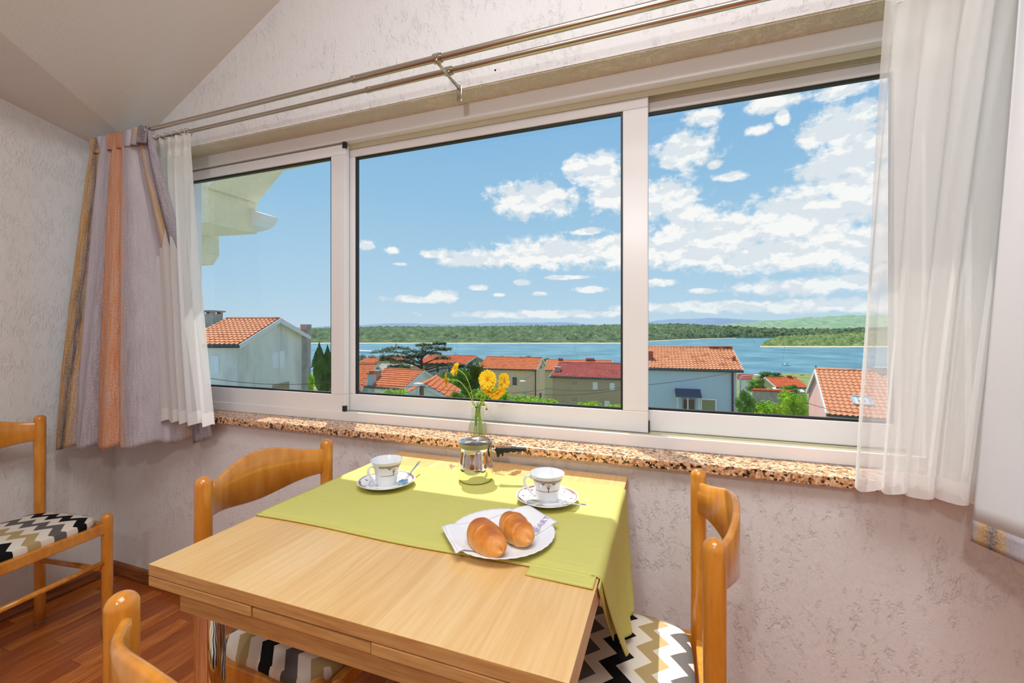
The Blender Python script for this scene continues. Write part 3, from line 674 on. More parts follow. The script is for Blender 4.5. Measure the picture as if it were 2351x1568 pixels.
prof = [(.056, .090), (.060, .0925), (.100, .0925), (.142, .0905), (.144, .084), (.137, .080), (.132, .0835), (.127, .080), (.121, .0795), (.116, .0825), (.110, .0785), (.104, .0785), (.099, .0815), (.093, .0775), (.087, .0775), (.080, .079), (.0785, .069), (.0745, .068), (.073, .076), (.069, .073), (.067, .066), (.061, .065)]
hb = M().prism([hd_*a-sd*.007+Vector((0, 0, b)) for a, b in prof], sd*.014).build('handle', m_black, pot); bevel(hb, .0018, 3)
# ------------------------------------------------------------ vase and flowers on the sill
vp = ony(1097, 1000, 1.343); SZ = .8145
vs_ = empty('glass_vase', (vp.x, 1.343, SZ), 'small bulb-shaped clear glass vase on the granite sill', 'vase')
pr = [(0, .001), (.022, .001), (.027, .008), (.0320, .022), (.0325, .030), (.030, .042), (.0245, .056), (.0212, .068), (.0205, .084), (.0222, .086), (.0225, .089), (.0200, .091), (.0205, .0985), (.0222, .100)]
M().lathe(pr, 48).build('glass_body', m_vglass, vs_, smooth=True)
M().lathe([(0, .004), (.021, .004), (.0300, .022), (.0304, .030), (.0282, .041), (.0238, .0535), (0, .0535)], 40).build('water', glass_mat('vase_water', .03, (.95, .98, .9)), vs_, auto=40)
def petal_mesh(Lp, Wp):
    mb = M()
    def fn(u, v):
        wv = Wp*(.25+.75*sin(min(1, v*1.15)*pi/2)**.8)*(1-.12*max(0, v-.8)/.2); t = u*2-1
        tip = .10*Lp*(abs(sin(u*pi*1.5))-.5)*max(0, (v-.75)/.25)
        return Vector((t*wv/2, v*Lp+tip, .12*Lp*v*(1-v)*2-.10*Lp*v*v+.05*Wp*cos(t*pi*2)*v))
    mb.grid(fn, 9, 6); return mb
fv = empty('flower', (0, 0, 0)); fd = petal_mesh(.0285, .0180); pmesh = fd.build('petal', m_petal, fv, smooth=True).data; bpy.data.objects.remove(bpy.data.objects['petal']); bpy.data.objects.remove(fv)
def flower(label, px, py, y, face, size, ctrl, n=9, base=(0, 0)):
    h = ony(px, py, y); face = Vector(face).normalized(); fl_ = empty('flower', (vp.x, 1.343, SZ+.02), label, 'flower', group='yellow flowers in the vase')
    o0 = Vector((vp.x, 1.343, SZ+.02)); quat = face.to_track_quat('Z', 'Y')
    for ring in range(2):
        for k in range(n if ring == 0 else n-3):
            o = bpy.data.objects.new('petal', pmesh); COL.objects.link(o); o.parent = fl_; o.location = h-o0+face*(.0007*(k % 3)+.001*ring)
            q2 = quat @ Matrix.Rotation(2*pi*(k+.35*ring+random.uniform(-.1, .1))/(n-3*ring), 4, 'Z').to_quaternion() @ Matrix.Rotation(R(8+14*ring+random.uniform(-6, 8)), 4, 'X').to_quaternion()
            o.rotation_mode = 'QUATERNION'; o.rotation_quaternion = q2; s = size*(1-.16*ring)*random.uniform(.93, 1.05); o.scale = (s, s, s)
    mt = quat.to_matrix()
    M().lathe([(0, -.003), (.006*size, -.002), (.0068*size, .002), (.0045*size, .0048), (0, .0055)], 20, h-o0, mt).build('flower_centre', m_core, fl_, smooth=True)
    M().lathe([(.0012, -.007), (.005, -.005), (.007, -.001)], 14, h-o0, mt).build('calyx', m_green, fl_, smooth=True)
    pts = [Vector((base[0], base[1], -.012)), Vector((base[0]*.4, base[1]*.4, .075))]+[ony(a, b, c)-o0 for a, b, c in ctrl]+[h-o0-face*.010, h-o0-face*.003]
    # smooth the stem
    P = []; 
    for i in range(len(pts)-1):
        a = pts[max(i-1, 0)]; b = pts[i]; c = pts[i+1]; d = pts[min(i+2, len(pts)-1)]
        for k in range(6):
            t = k/6; P.append(.5*((2*b)+(c-a)*t+(2*a-5*b+4*c-d)*t*t+(3*b-a-3*c+d)*t**3))
    P.append(pts[-1]); M().tube(P, .0015, 8).build('stem', m_green, fl_, smooth=True)
flower('yellow flower leaning highest at the left of the bunch', 1047, 848, 1.335, (-.62, -.75, .25), .86, [(1088, 925, 1.34), (1080, 890, 1.335), (1068, 862, 1.335)], base=(-.008, .004))
flower('yellow flower at the lower left, seen side on', 1028, 873, 1.33, (-.85, -.5, -.05), .9, [(1086, 928, 1.335), (1075, 900, 1.33), (1055, 876, 1.33)], base=(-.012, -.006))
flower('large yellow flower facing the room at the centre', 1120, 872, 1.305, (.02, -1, .18), 1.14, [(1102, 925, 1.335), (1108, 900, 1.325)], n=10, base=(.004, .008))
flower('yellow flower at the right of the bunch, seen side on', 1156, 876, 1.34, (.92, -.35, .05), 1.0, [(1108, 928, 1.345), (1122, 895, 1.35), (1140, 876, 1.345)], base=(.014, 0))
flower('yellow flower hanging below the large one, seen from beneath', 1119, 898, 1.338, (-.3, -.6, -.75), .85, [(1105, 925, 1.34), (1112, 912, 1.34)], base=(.010, -.008))
flower('yellow flower drooping below the right of the large one', 1141, 902, 1.352, (.55, -.45, -.6), .95, [(1106, 926, 1.35), (1118, 905, 1.35), (1130, 893, 1.345)], base=(.016, .006))
for i, (px, py, lb) in enumerate(((1093, 934, 'brown flower bud resting on the rim of the vase'), (1111, 929, 'brown flower bud rising just right of the vase neck'), (1117, 939, 'brown flower bud drooping outside the vase neck'))):
    h = ony(px, py, 1.33-.01*i); b = empty('flower_bud', h, lb, 'flower', group='buds in the vase')
    M().lathe([(0, -.004), (.003, -.003), (.004, 0), (.003, .0025), (0, .0035)], 14).build('bud_head', m_bud, b, smooth=True)
    M().lathe([(.0042, .000), (.0036, .003), (.001, .005)], 14).build('bud_cup', m_green, b, smooth=True)
    t = Vector((vp.x, 1.343, SZ+.07))-h; M().tube([(0, 0, .004), (-.002, .004, .012), Vector((t.x*.5, t.y*.6, .014)), t], .0009, 6).build('stem', m_green, b, smooth=True)
lf = empty('leaf', (vp.x, 1.335, SZ+.06), 'narrow green leaf standing in the vase among the stems', 'leaf')
M().grid(lambda u, v: Vector(((u-.5)*.010*sin(pi*min(.95, .12+v*.85))+.012*v*v-.004, -.004*v, -.02+.085*v)), 6, 14).build('blade', mat('leaf_green', lin(96, 150, 40), .5), lf, smooth=True).modifiers.new('s', 'SOLIDIFY').thickness = .0006
#OUTSIDE#
# ------------------------------------------------------------ outside: neighbour wing, town, bay
def C(X, D, z): return W(X, D, z)
def uu(px): return (px-1175.5)/F
def noise_mat(name, cols, sc=1, rough=.8, stretch=(1, 1, 1), **k):
    return mat(name, cols[0], rough, fn=lambda g, tc, b: g.ramp(g.noise(g.v('MULTIPLY', tc.outputs['Object'], stretch), sc, 5, .65), [(.3+.4*i/(len(cols)-1), c) for i, c in enumerate(cols)]), spec=.2, **k)
m_tile = [noise_mat('clay_tile_orange', [lin(176, 86, 46), lin(214, 122, 74), lin(192, 102, 60)], 1.6), noise_mat('clay_tile_pale', [lin(206, 128, 84), lin(228, 158, 114), lin(182, 102, 66)], 1.4),
          noise_mat('clay_tile_red', [lin(160, 74, 66), lin(182, 94, 84), lin(146, 64, 58)], .8), noise_mat('clay_tile_deep', [lin(186, 78, 38), lin(206, 98, 52), lin(168, 68, 36)], .5),
          noise_mat('fibre_sheet_grey', [lin(150, 142, 132), lin(186, 178, 166), lin(120, 110, 100)], 1)]
m_trimw = mat('white_trim', lin(226, 226, 226), .6); m_gutter = mat('dark_gutter', lin(60, 66, 70), .5); m_win = mat('dark_glass', lin(60, 72, 84), .1); m_shut = mat('white_shutter', lin(238, 240, 244), .6)
def wallm(name, c, stain=.15): return noise_mat(name, [tuple(q*(1-stain) for q in c), c, tuple(min(1, q*1.05) for q in c)], .5, .85, (1, 1, .35))
gz = [(0, -7.2), (12, -7.6), (22, -8.2), (40, -9.6), (60, -11), (100, -14), (160, -17), (220, -19.4), (300, -24)]
SEA = -19.0
def ground(D):
    for (a, za), (b, zb) in zip(gz, gz[1:]):
        if a <= D <= b: return lerp(za, zb, (D-a)/(b-a))
    return -24
mb = M(); NX, ND = 60, 40
def gfn(u, v):
    D = 7+265*v**1.8; X = (-1.15+2.3*u)*D*1.25
    return C(X, D, ground(D)+.5*mn.noise(Vector((X*.05, D*.05, 0))))
mb.grid(gfn, NX, ND).build('town_ground', noise_mat('dry_grass', [lin(84, 104, 50), lin(120, 132, 70), lin(150, 140, 100)], .2), smooth=True)
tag(bpy.data.objects['town_ground'], 'sloping grassy ground falling from the house to the bay', 'ground', kind='structure')
def sea_fn(g, tc, b):
    p = tc.outputs['Object']; n = g.noise(g.v('MULTIPLY', p, (1, 1, 1)), .035, 6, .6); n2 = g.noise(p, .25, 4, .6)
    bump(g, b, g.m('ADD', n2, g.m('MULTIPLY', n, 3)), .5, .8)
    return g.ramp(n, [(.3, lin(50, 100, 118)), (.5, lin(72, 124, 140)), (.72, lin(104, 150, 158))])
m_sea = mat('sea_water', lin(60, 130, 150), .5, fn=sea_fn, spec=.18)
M().add; mb = M(); mb.add([C(-9000, 150, SEA), C(9000, 150, SEA), C(9000, 9000, SEA), C(-9000, 9000, SEA)], [(0, 1, 2, 3)]); o = mb.build('sea', m_sea); tag(o, 'blue green bay water beyond the rooftops', 'sea', kind='structure')
def hill(name, label, cat, tops, Df, Db, m_, amp, base=SEA, nx=420, nd=24, fr=9.0, shore=None, crown=0):
    x0, x1 = tops[0][0], tops[-1][0]
    def T(px):
        for (a, ya), (b, yb) in zip(tops, tops[1:]):
            if a <= px <= b:
                t = (px-a)/(b-a); t = t*t*(3-2*t); return lerp(ya, yb, t)
        return tops[-1][1]
    def DF(px):
        if callable(Df): return Df(px)
        return Df
    def fn(u, v):
        px = lerp(x0, x1, u); d0 = DF(px); D = lerp(d0, Db, v); zt = CH+(HY-T(px))*Db/F
        e = 1-(1-v)**1.6; z = lerp(base, zt, e); X = uu(px)*D
        if crown: z += crown*min(1, v*14) * (1-.5*v)
        nn = mn.noise(Vector((X/fr, D/fr, 0)))+.5*mn.noise(Vector((X/fr*2.3, D/fr*2.3, 3)))
        return C(X, D, z+amp*nn*min(1, v*12)*(1 if v < .98 else .6))
    o = M().grid(fn, nx, nd).build(name, m_, smooth=True); tag(o, label, cat, kind='structure'); return o
m_mtn = noise_mat('far_mountain', [lin(104, 128, 152), lin(124, 146, 166)], .002, 1)  # blue haze of distance is painted into the mountain colour
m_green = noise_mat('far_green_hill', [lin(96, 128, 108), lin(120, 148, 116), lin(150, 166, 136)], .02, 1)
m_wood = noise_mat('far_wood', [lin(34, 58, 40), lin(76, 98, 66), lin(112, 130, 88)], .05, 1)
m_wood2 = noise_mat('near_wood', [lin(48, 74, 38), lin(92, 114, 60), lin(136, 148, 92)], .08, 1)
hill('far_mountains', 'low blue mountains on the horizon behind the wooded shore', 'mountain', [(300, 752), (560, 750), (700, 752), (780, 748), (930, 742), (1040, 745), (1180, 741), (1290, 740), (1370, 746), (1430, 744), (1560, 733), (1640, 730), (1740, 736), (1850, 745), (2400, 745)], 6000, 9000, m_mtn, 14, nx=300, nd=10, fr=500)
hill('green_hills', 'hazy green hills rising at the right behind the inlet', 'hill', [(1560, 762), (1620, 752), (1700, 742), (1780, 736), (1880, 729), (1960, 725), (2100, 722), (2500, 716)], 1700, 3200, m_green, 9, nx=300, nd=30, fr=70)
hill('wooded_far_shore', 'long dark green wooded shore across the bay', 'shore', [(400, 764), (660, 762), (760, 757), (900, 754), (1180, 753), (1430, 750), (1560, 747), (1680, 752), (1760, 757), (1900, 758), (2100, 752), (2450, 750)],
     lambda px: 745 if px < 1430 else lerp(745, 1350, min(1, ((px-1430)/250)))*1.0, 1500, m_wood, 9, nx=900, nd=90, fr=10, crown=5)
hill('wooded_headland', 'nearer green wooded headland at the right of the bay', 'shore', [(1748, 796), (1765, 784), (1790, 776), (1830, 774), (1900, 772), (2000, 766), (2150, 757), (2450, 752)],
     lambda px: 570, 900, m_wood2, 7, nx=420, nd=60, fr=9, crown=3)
m_sand = mat('pale_shore', lin(206, 190, 156), .9)
def shoreline(label, pts, D, wd=10):
    mb = M(); mb.grid(lambda u, v: C(uu(lerp(pts[0], pts[1], u))*(D(lerp(pts[0], pts[1], u))+wd*(v-.8)), D(lerp(pts[0], pts[1], u))+wd*(v-.8), SEA+.1+1.0*v+.3*mn.noise(Vector((u*90, 0, 0)))), 200, 2)
    o = mb.build('shore_strip', m_sand); tag(o, label, 'beach', kind='structure')
shoreline('thin pale stony strip along the far wooded shore', (400, 1690), lambda px: 745 if px < 1430 else lerp(745, 1350, min(1, (px-1430)/250)), 14)
shoreline('thin pale strip edging the right headland', (1745, 2450), lambda px: 570, 14)
# --- houses
def corr(mb, O, U, Lu, Sd, Ls, tw, tl, amp, nrm, per=4):
    nu = max(2, int(Lu/tw))*per; ns = max(2, int(Ls/tl))
    def fn(i, j2):
        j = j2//2; k = j2 % 2; s = (j+k)*Ls/ns; a = i*Lu/nu
        h = amp*(.5+.5*sin(2*pi*i/per)) + amp*.8*(1-k) if False else amp*(.5+.5*cos(2*pi*i/per)) + amp*.9*k
        return O+U*a+Sd*s+nrm*h
    vs = [fn(i, j) for j in range(2*ns) for i in range(nu+1)]
    mb.add(vs, [(j*(nu+1)+i, j*(nu+1)+i+1, (j+1)*(nu+1)+i+1, (j+1)*(nu+1)+i) for j in range(2*ns-1) for i in range(nu)])
class House: pass
def house(label, px0, D0, a, px1=None, wd=None, px2=None, ln=None, left=True, eave=None, eave1=None, apex=None, base=None, wm=None, tm=0, tw=.25, tl=.36, ov=.3, ovs=.35, trim=True, chim=(), name='house', amp=.055, indiv=False):
    """near eave corner at px0/D0; u = gable direction (turned a degrees from straight ahead), v = ridge direction."""
    h = House(); a = R(a); X0 = uu(px0)*D0; u = Vector((sin(a), cos(a))); v = Vector((-cos(a), sin(a))) if left else Vector((cos(a), -sin(a)))
    def hit(d, px): k = uu(px); return (k*D0-X0)/(d.x-k*d.y)
    wd = wd or hit(u, px1); ln = ln or hit(v, px2)
    z = lambda py, D: CH+(HY-py)*D/F
    Dm = D0+u.y*wd/2; D1 = D0+u.y*wd
    za = z(apex, Dm); z0 = z(eave, D0); z1 = z(eave1, D1) if eave1 else z0; zb = base if base is not None else ground(D0)-.6
    P = lambda s, t, zz: C(X0+u.x*s+v.x*t, D0+u.y*s+v.y*t, zz)
    org = P(0, 0, zb); e = empty(name, org, label, 'house')
    def bd(mb, nm, mats, par=None, **k):
        for q in mb.v: q -= org
        return mb.build(nm, mats, par or e, **k)
    h.P, h.e, h.bd, h.org = P, e, bd, org; h.X0, h.D0, h.u, h.v, h.wd, h.ln, h.z0, h.z1, h.za, h.zb = X0, D0, u, v, wd, ln, z0, z1, za, zb
    am = wd/2
    mb = M(); pts = [P(0, 0, zb), P(wd, 0, zb), P(wd, 0, z1), P(am, 0, za), P(0, 0, z0)]; mb.prism(pts, P(0, ln, zb)-P(0, 0, zb)); bd(mb, 'walls', wm)
    for side in (0, 1):
        s0, zz = (0, z0) if side == 0 else (wd, z1)
        sd = (P(s0, 0, zz)-P(am, 0, za)); L = sd.length; sd = sd/L; U = (P(0, ln, 0)-P(0, 0, 0)).normalized()
        O = P(am, 0, za)-U*ov+Vector((0, 0, .06)); nr = U.cross(sd); nr = nr if nr.z > 0 else -nr; Lt = L+ovs
        mb = M(); mb.obox(O-nr*.10, U*(ln+2*ov), sd*Lt, nr*.09); bd(mb, 'roof_deck', m_trimw if trim else wm)
        if indiv and side == 0:
            tmh = M(); n = 6
            for k in range(n+1):
                q = k/n; xx = q*tw*1.04; hh = .045*sin(pi*min(1, q*1.35))*(q < .75)+(-.012*sin(pi*(q-.75)/.25) if q >= .75 else 0)
                tmh.v += [U*xx+nr*(hh+.015), U*xx+sd*(tl*1.06)+nr*(hh+.045), U*xx+sd*(tl*1.06)+nr*(hh+.025)]
            o_ = 0; tmh.f = [(3*k, 3*k+3, 3*k+4, 3*k+1) for k in range(n)]+[(3*k+1, 3*k+4, 3*k+5, 3*k+2) for k in range(n)]; tmh.mi = [0]*len(tmh.f)
            deckp = None
            nr_, nc = int(Lt/tl)+1, int((ln+2*ov)/tw)+1; first = None
            for r_ in range(nr_):
                for c_ in range(nc):
                    if first is None: first = tmh.build('roof_tile', m_tile[tm], e, auto=50); o = first
                    else: o = bpy.data.objects.new('roof_tile', first.data); COL.objects.link(o); o.parent = e
                    o.location = O-org+U*(c_*tw)+sd*(r_*tl+random.uniform(-.01, .01)+(-.0))+nr*.0
            h.n = nr_*nc
        else:
            mb = M(); corr(mb, O, U, ln+2*ov, sd, Lt, tw, tl, amp, nr); bd(mb, 'roof_tiles', m_tile[tm], kind='stuff')
        if trim:
            mb = M(); mb.obox(O+sd*Lt-nr*.12, U*(ln+2*ov), sd*.10, nr*.12); bd(mb, 'gutter', m_gutter if wm and side == 0 else m_trimw)
            for t_ in (-.04, ln+2*ov-.02):
                mb = M(); mb.obox(O+U*t_-nr*.2, U*.06, sd*Lt, nr*.24); bd(mb, 'verge_board', m_trimw)
    mb = M(); mb.tube([P(am, -ov, za+.08), P(am, ln+ov, za+.08)], .11, 10); bd(mb, 'ridge_cap', m_tile[tm], smooth=True)
    return h
def on_face(h, px, py, face='front'):            # where a sight line meets the long wall (front) or the gable wall
    d = h.v if face == 'front' else h.u; k = uu(px)
    s = (k*h.D0-h.X0)/(d.x-k*d.y); D = h.D0+d.y*s; return s, CH+(HY-py)*D/F
def opening(h, px0, py0, px1, py1, face='front', kind='window', fm=None, pm_=None, dpt=.06):
    s0, za = on_face(h, px0, (py0+py1)/2, face); s1, _ = on_face(h, px1, (py0+py1)/2, face); sm = (s0+s1)/2
    pxm = (px0+px1)/2; _, zt = on_face(h, pxm, py0, face); _, zb = on_face(h, pxm, py1, face); s0, s1 = sorted((s0, s1))
    Q = (lambda s, o, z: h.P(-o, s, z)) if face == 'front' else (lambda s, o, z: h.P(s, -o, z))
    fw = min(.09, (s1-s0)*.16); mb = M()
    def bx(a, b, z0, z1, o0, o1): mb.obox(Q(a, o0, z0), Q(b, o0, z0)-Q(a, o0, z0), Q(a, o0, z1)-Q(a, o0, z0), Q(a, o1, z0)-Q(a, o0, z0))
    bx(s0, s1, zt-fw, zt, 0, dpt); bx(s0, s1, zb, zb+fw, 0, dpt); bx(s0, s0+fw, zb+fw, zt-fw, 0, dpt); bx(s1-fw, s1, zb+fw, zt-fw, 0, dpt)
    w_ = h.bd(mb, kind, fm or m_trimw)
    mb = M(); bx(s0+fw, s1-fw, zb+fw, zt-fw, 0, dpt*.4); h.bd(mb, 'pane' if kind == 'window' else 'panel', pm_ or m_win, w_)
    return w_
def chimney(h, px, py0, py1, w_, mt, s=None, cap=True, face='ridge', nm='chimney'):
    am = h.wd/2 if s is None else s; c0X = h.X0+h.u.x*am; c0D = h.D0+h.u.y*am; k = uu(px); t = (k*c0D-c0X)/(h.v.x-k*h.v.y); D = c0D+h.v.y*t
    zt, zb = CH+(HY-py0)*D/F, CH+(HY-py1)*D/F; mb = M(); q = [h.P(am-w_/2, t-w_/2, zb), h.P(am+w_/2, t-w_/2, zb), h.P(am+w_/2, t+w_/2, zb), h.P(am-w_/2, t+w_/2, zb)]
    mb.prism(q, (0, 0, (zt-zb)*(.8 if cap else 1)))
    if cap:
        zz = (zt-zb)
        for i in range(4): mb.prism([p+(q[(i+2) % 4]-p)*a_+Vector((0, 0, zz*.8)) for a_ in (0,) for p in (q[i], q[i]+(q[(i+1) % 4]-q[i])*.25, q[i]+(q[(i+2) % 4]-q[i])*.25, q[i]+(q[(i+3) % 4]-q[i])*.25)], (0, 0, zz*.12))
        c = (q[0]+q[2])/2; mb.prism([c+(p-c)*1.25+Vector((0, 0, zz*.92)) for p in q], (0, 0, zz*.08))
    return h.bd(mb, nm, mt)
m_brick = noise_mat('chimney_brick', [lin(150, 70, 44), lin(190, 104, 70)], 6); m_concrete = noise_mat('concrete_grey', [lin(150, 142, 134), lin(186, 180, 172)], 1.5)
# grey gabled house seen through the left pane
H1 = house('large grey stuccoed house with pale orange roof, seen through the left pane', 545, 22, 0, px1=697, px2=430, eave=789, eave1=772, apex=735, wm=wallm('grey_render', lin(232, 228, 220), .28), tm=1, tw=.24, tl=.33)
for a_, b_, c_, d_ in ((625, 808, 637, 845), (641, 806, 652, 844)): opening(H1, a_, b_, c_, d_, 'gable', 'shutter', m_shut, m_shut, .05)
opening(H1, 486, 817, 503, 857, 'front', 'window', m_shut, m_shut)
opening(H1, 625, 880, 662, 905, 'gable', 'panel', wallm('tan_panel', lin(180, 160, 130)), wallm('tan_panel2', lin(170, 146, 110)))
chimney(H1, 484, 713, 752, .85, m_concrete, s=3.5)
mb = M(); q = [H1.P(6.75, -.32, H1.zb), H1.P(7.35, -.32, H1.zb), H1.P(7.35, .05, H1.zb), H1.P(6.75, .05, H1.zb)]; mb.prism(q, (0, 0, CH+(HY-757)*29.2/F-H1.zb)); H1.bd(mb, 'chimney_shaft', m_concrete)
zc = CH+(HY-757)*29.2/F; mb = M(); mb.prism([p+(p-(q[0]+q[2])/2)*.15+Vector((0, 0, zc-H1.zb)) for p in q], (0, 0, .36)); H1.bd(mb, 'chimney_cap', m_concrete)
# white gabled house, mid left
H2 = house('small white gabled house with orange roof, in front of the cedar', 926, 42, 26, px1=1006, px2=846, eave=890, apex=852, wm=wallm('white_render', lin(240, 238, 240), .06), tm=0, tw=.27, tl=.38, ov=.35)
chimney(H2, 866, 850, 882, .55, m_concrete, s=1.3); 
mb = M(); p = H2.P(.1, H2.ln*.92, 0); p.z = H2.zb; mb.box((p.x-.3, p.y-.3, H2.zb), (p.x+.3, p.y+.3, CH+(HY-856)*45/F)); H2.bd(mb, 'chimney_shaft', wallm('pale_blue_render', lin(176, 192, 192)))
zc = CH+(HY-856)*45/F; mb = M(); mb.box((p.x-.38, p.y-.38, zc), (p.x+.38, p.y+.38, zc+.12)); mb.box((p.x-.2, p.y-.2, zc+.12), (p.x+.2, p.y+.2, zc+.3)); H2.bd(mb, 'chimney_cap', m_brick)
s_, z_ = on_face(H2, 961, 866, 'gable'); mb = M(); mb.tube([H2.P(s_, -.02, z_), H2.P(s_, .02, z_)], .16, 14); H2.bd(mb, 'vent_hole', m_win)
H2b = house('low annex with rust orange roof at the front of the white gabled house', 922, 32, 88, px1=1032, ln=5.5, left=True, eave=911, eave1=915, apex=884, wm=wallm('white_render', lin(240, 238, 240)), tm=0, tw=.27, tl=.38, base=-9, name='annex')
# far left roofs
H7 = house('long rust orange roof at the far left of the middle pane', 826, 60, 10, wd=9, px2=760, eave=894, apex=838, wm=wallm('grey_green_render', lin(160, 176, 164)), tm=0, tw=.28, tl=.4)
mb = None
H8 = house('grey corrugated roof behind the white gabled house', 918, 75, 20, wd=9, px2=846, eave=858, apex=838, wm=wallm('dun_render', lin(210, 190, 166)), tm=4, tw=.3, tl=1.2, amp=.06, trim=False)
H9 = house('small red roofed house with pale wall at the far left by the water', 858, 150, 25, wd=9, px2=822, eave=833, apex=824, wm=wallm('cream_render', lin(206, 190, 150)), tm=3, tw=.5, tl=.6, trim=False)
H10 = house('red roofed pale house just left of the cedar', 920, 140, 14, wd=10, px2=873, eave=829, apex=819, wm=wallm('sage_render', lin(188, 190, 160)), tm=3, tw=.5, tl=.6, trim=False)
H11 = house('orange roofed grey house directly behind the cedar', 1066, 98, 22, wd=11, px2=960, eave=836, apex=818, wm=wallm('mid_grey_render', lin(156, 152, 150)), tm=3, tw=.35, tl=.5)
opening(H11, 1000, 842, 1010, 856); opening(H11, 1028, 842, 1036, 856)
H12 = house('pale sheet roofed shed left of the beige house', 1088, 88, 26, wd=6, px2=1072, eave=850, apex=834, wm=wallm('dun_render', lin(210, 190, 166)), tm=4, tw=.3, tl=1, trim=False)
# beige house
H3 = house('tall beige house with orange roof at the centre of the view', 1229, 52, 17, px1=1251, px2=1104, eave=847, apex=823, wm=wallm('beige_render', lin(236, 206, 172), .1), tm=0, tw=.26, tl=.36, ov=.25)
opening(H3, 1175, 864, 1189, 886); opening(H3, 1156, 862, 1164, 888, 'front', 'shutter', m_shut, m_shut); opening(H3, 1239, 838, 1244, 848, 'gable'); opening(H3, 1237, 900, 1243, 916, 'gable')
mb = M(); p = H3.P(-.08, -.05, 0); mb.tube([(p.x, p.y, H3.zb), (p.x, p.y, H3.z0-.1)], .07, 8); H3.bd(mb, 'drain_pipe', m_gutter)
H13 = house('orange roof with two brick chimneys behind the beige and brown houses', 1400, 75, 14, wd=9, px2=1250, eave=852, apex=829, wm=wallm('cream_render', lin(206, 190, 150)), tm=0, tw=.35, tl=.45)
for px in (1287, 1350, 1360): chimney(H13, px, 822, 832, .7, m_brick)
H4 = house('brown rendered house with a dull red roof, left of the wide window post', 1456, 40, 19, wd=7.5, px2=1269, eave=869, apex=838, wm=wallm('brown_render', lin(196, 172, 142), .14), tm=2, tw=.24, tl=.34, ov=.2)
for a_, b_, c_, d_ in ((1361, 877, 1372, 894), (1400, 879, 1411, 895), (1388, 920, 1400, 934)): opening(H4, a_, b_, c_, d_, 'front', 'shutter', m_shut, m_shut)
chimney(H4, 1281, 842, 862, .5, m_concrete, s=1.2)
for px in (1316, 1320, 1324):
    for py in (878, 882, 916, 920):
        s_, z_ = on_face(H4, px, py); mb = M(); mb.obox(H4.P(-.01, s_, z_), H4.P(-.01, s_+.06, z_)-H4.P(-.01, s_, z_), (0, 0, .08), H4.P(0, s_, z_)-H4.P(-.01, s_, z_)); H4.bd(mb, 'vent_hole', m_win)
# blue grey house
H5 = house('blue grey house with orange tiled roof and twin chimneys, right pane', 1691, 29, 18, wd=8, px2=1443, eave=848, apex=801, wm=wallm('blue_render', lin(196, 212, 226), .06), tm=1, tw=.23, tl=.33, ov=.35)
for px in (1641, 1669): chimney(H5, px, 795, 808, .62, m_brick)
chimney(H5, 1685, 818, 836, .2, m_brick, s=1.4, cap=False, nm='vent_pipe'); chimney(H5, 1493, 806, 838, .4, m_brick, s=1.4, cap=False, nm='vent_pipe')
opening(H5, 1608, 915, 1645, 950, 'front', 'shutter', m_shut, mat('khaki_blind', lin(150, 150, 110), .6)); opening(H5, 1566, 914, 1597, 950, 'front', 'window', mat('grey_frame', lin(150, 160, 170)), mat('brown_glass', lin(90, 74, 66), .2))
for px in (1554, 1577, 1602):
    s_, _ = on_face(H5, px, 920); _, zt = on_face(H5, px, 904); mb = M(); mb.tube([H5.P(-.8, s_, zt), H5.P(-.8, s_, H5.zb)], .05, 8); H5.bd(mb, 'porch_post', m_trimw)
s0, zt = on_face(H5, 1553, 893); s1, _ = on_face(H5, 1604, 895); mb = M(); lo, hi = min(s0, s1)-.1, max(s0, s1)+.1
mb.prism([H5.P(0, lo, zt+.05), H5.P(-1.0, lo, zt-.32), H5.P(-1.0, lo, zt-.42), H5.P(0, lo, zt-.1)], H5.P(0, hi, 0)-H5.P(0, lo, 0)); H5.bd(mb, 'porch_roof', mat('slate_awning', lin(70, 84, 104), .7))
mb = M(); p = H5.P(-.08, .25, 0); mb.tube([(p.x, p.y, H5.zb), (p.x, p.y, H5.z0-.1)], .06, 8); H5.bd(mb, 'drain_pipe', mat('brown_pipe', lin(90, 44, 40), .5))
# pink house: its tiles can be told apart
H6 = house('pink house with large orange tiles and a skylight, beside the right sheer', 1903, 22, 29, px1=1857, ln=5.0, left=False, eave=946, apex=851, wm=wallm('pink_render', lin(246, 192, 182), .05), tm=1, tw=.235, tl=.36, ov=.12, ovs=.25, indiv=True)
am = H6.wd/2; sd = (H6.P(0, 0, H6.z0)-H6.P(am, 0, H6.za)); L = sd.length; sd /= L; U = (H6.P(0, 1, 0)-H6.P(0, 0, 0)).normalized(); nr = U.cross(sd); nr = nr if nr.z > 0 else -nr
def rp(px, py):                                  # point of the pink roof slope along a sight line
    d = at(px, 1, py)-Vector((0, 0, CH)); o = Vector((0, 0, CH)); P0 = H6.P(0, 0, H6.z0); t = (P0-o).dot(nr)/d.dot(nr); return o+d*t
q = rp(1951, 912); mb = M(); a_, b_ = .85, .95
mb.obox(q+nr*.0, U*a_, sd*.10, nr*.16); mb.obox(q+sd*(b_-.1), U*a_, sd*.10, nr*.16); mb.obox(q, U*.10, sd*b_, nr*.16); mb.obox(q+U*(a_-.1), U*.10, sd*b_, nr*.16); k6 = H6.bd(mb, 'skylight', mat('zinc_grey', lin(170, 180, 184), .4))
mb = M(); mb.obox(q+U*.1+sd*.1, U*(a_-.2), sd*(b_-.2), nr*.12); H6.bd(mb, 'pane', mat('sky_pane', lin(200, 216, 228), .08), k6)
chimney(H6, 2025, 843, 868, .6, m_concrete)
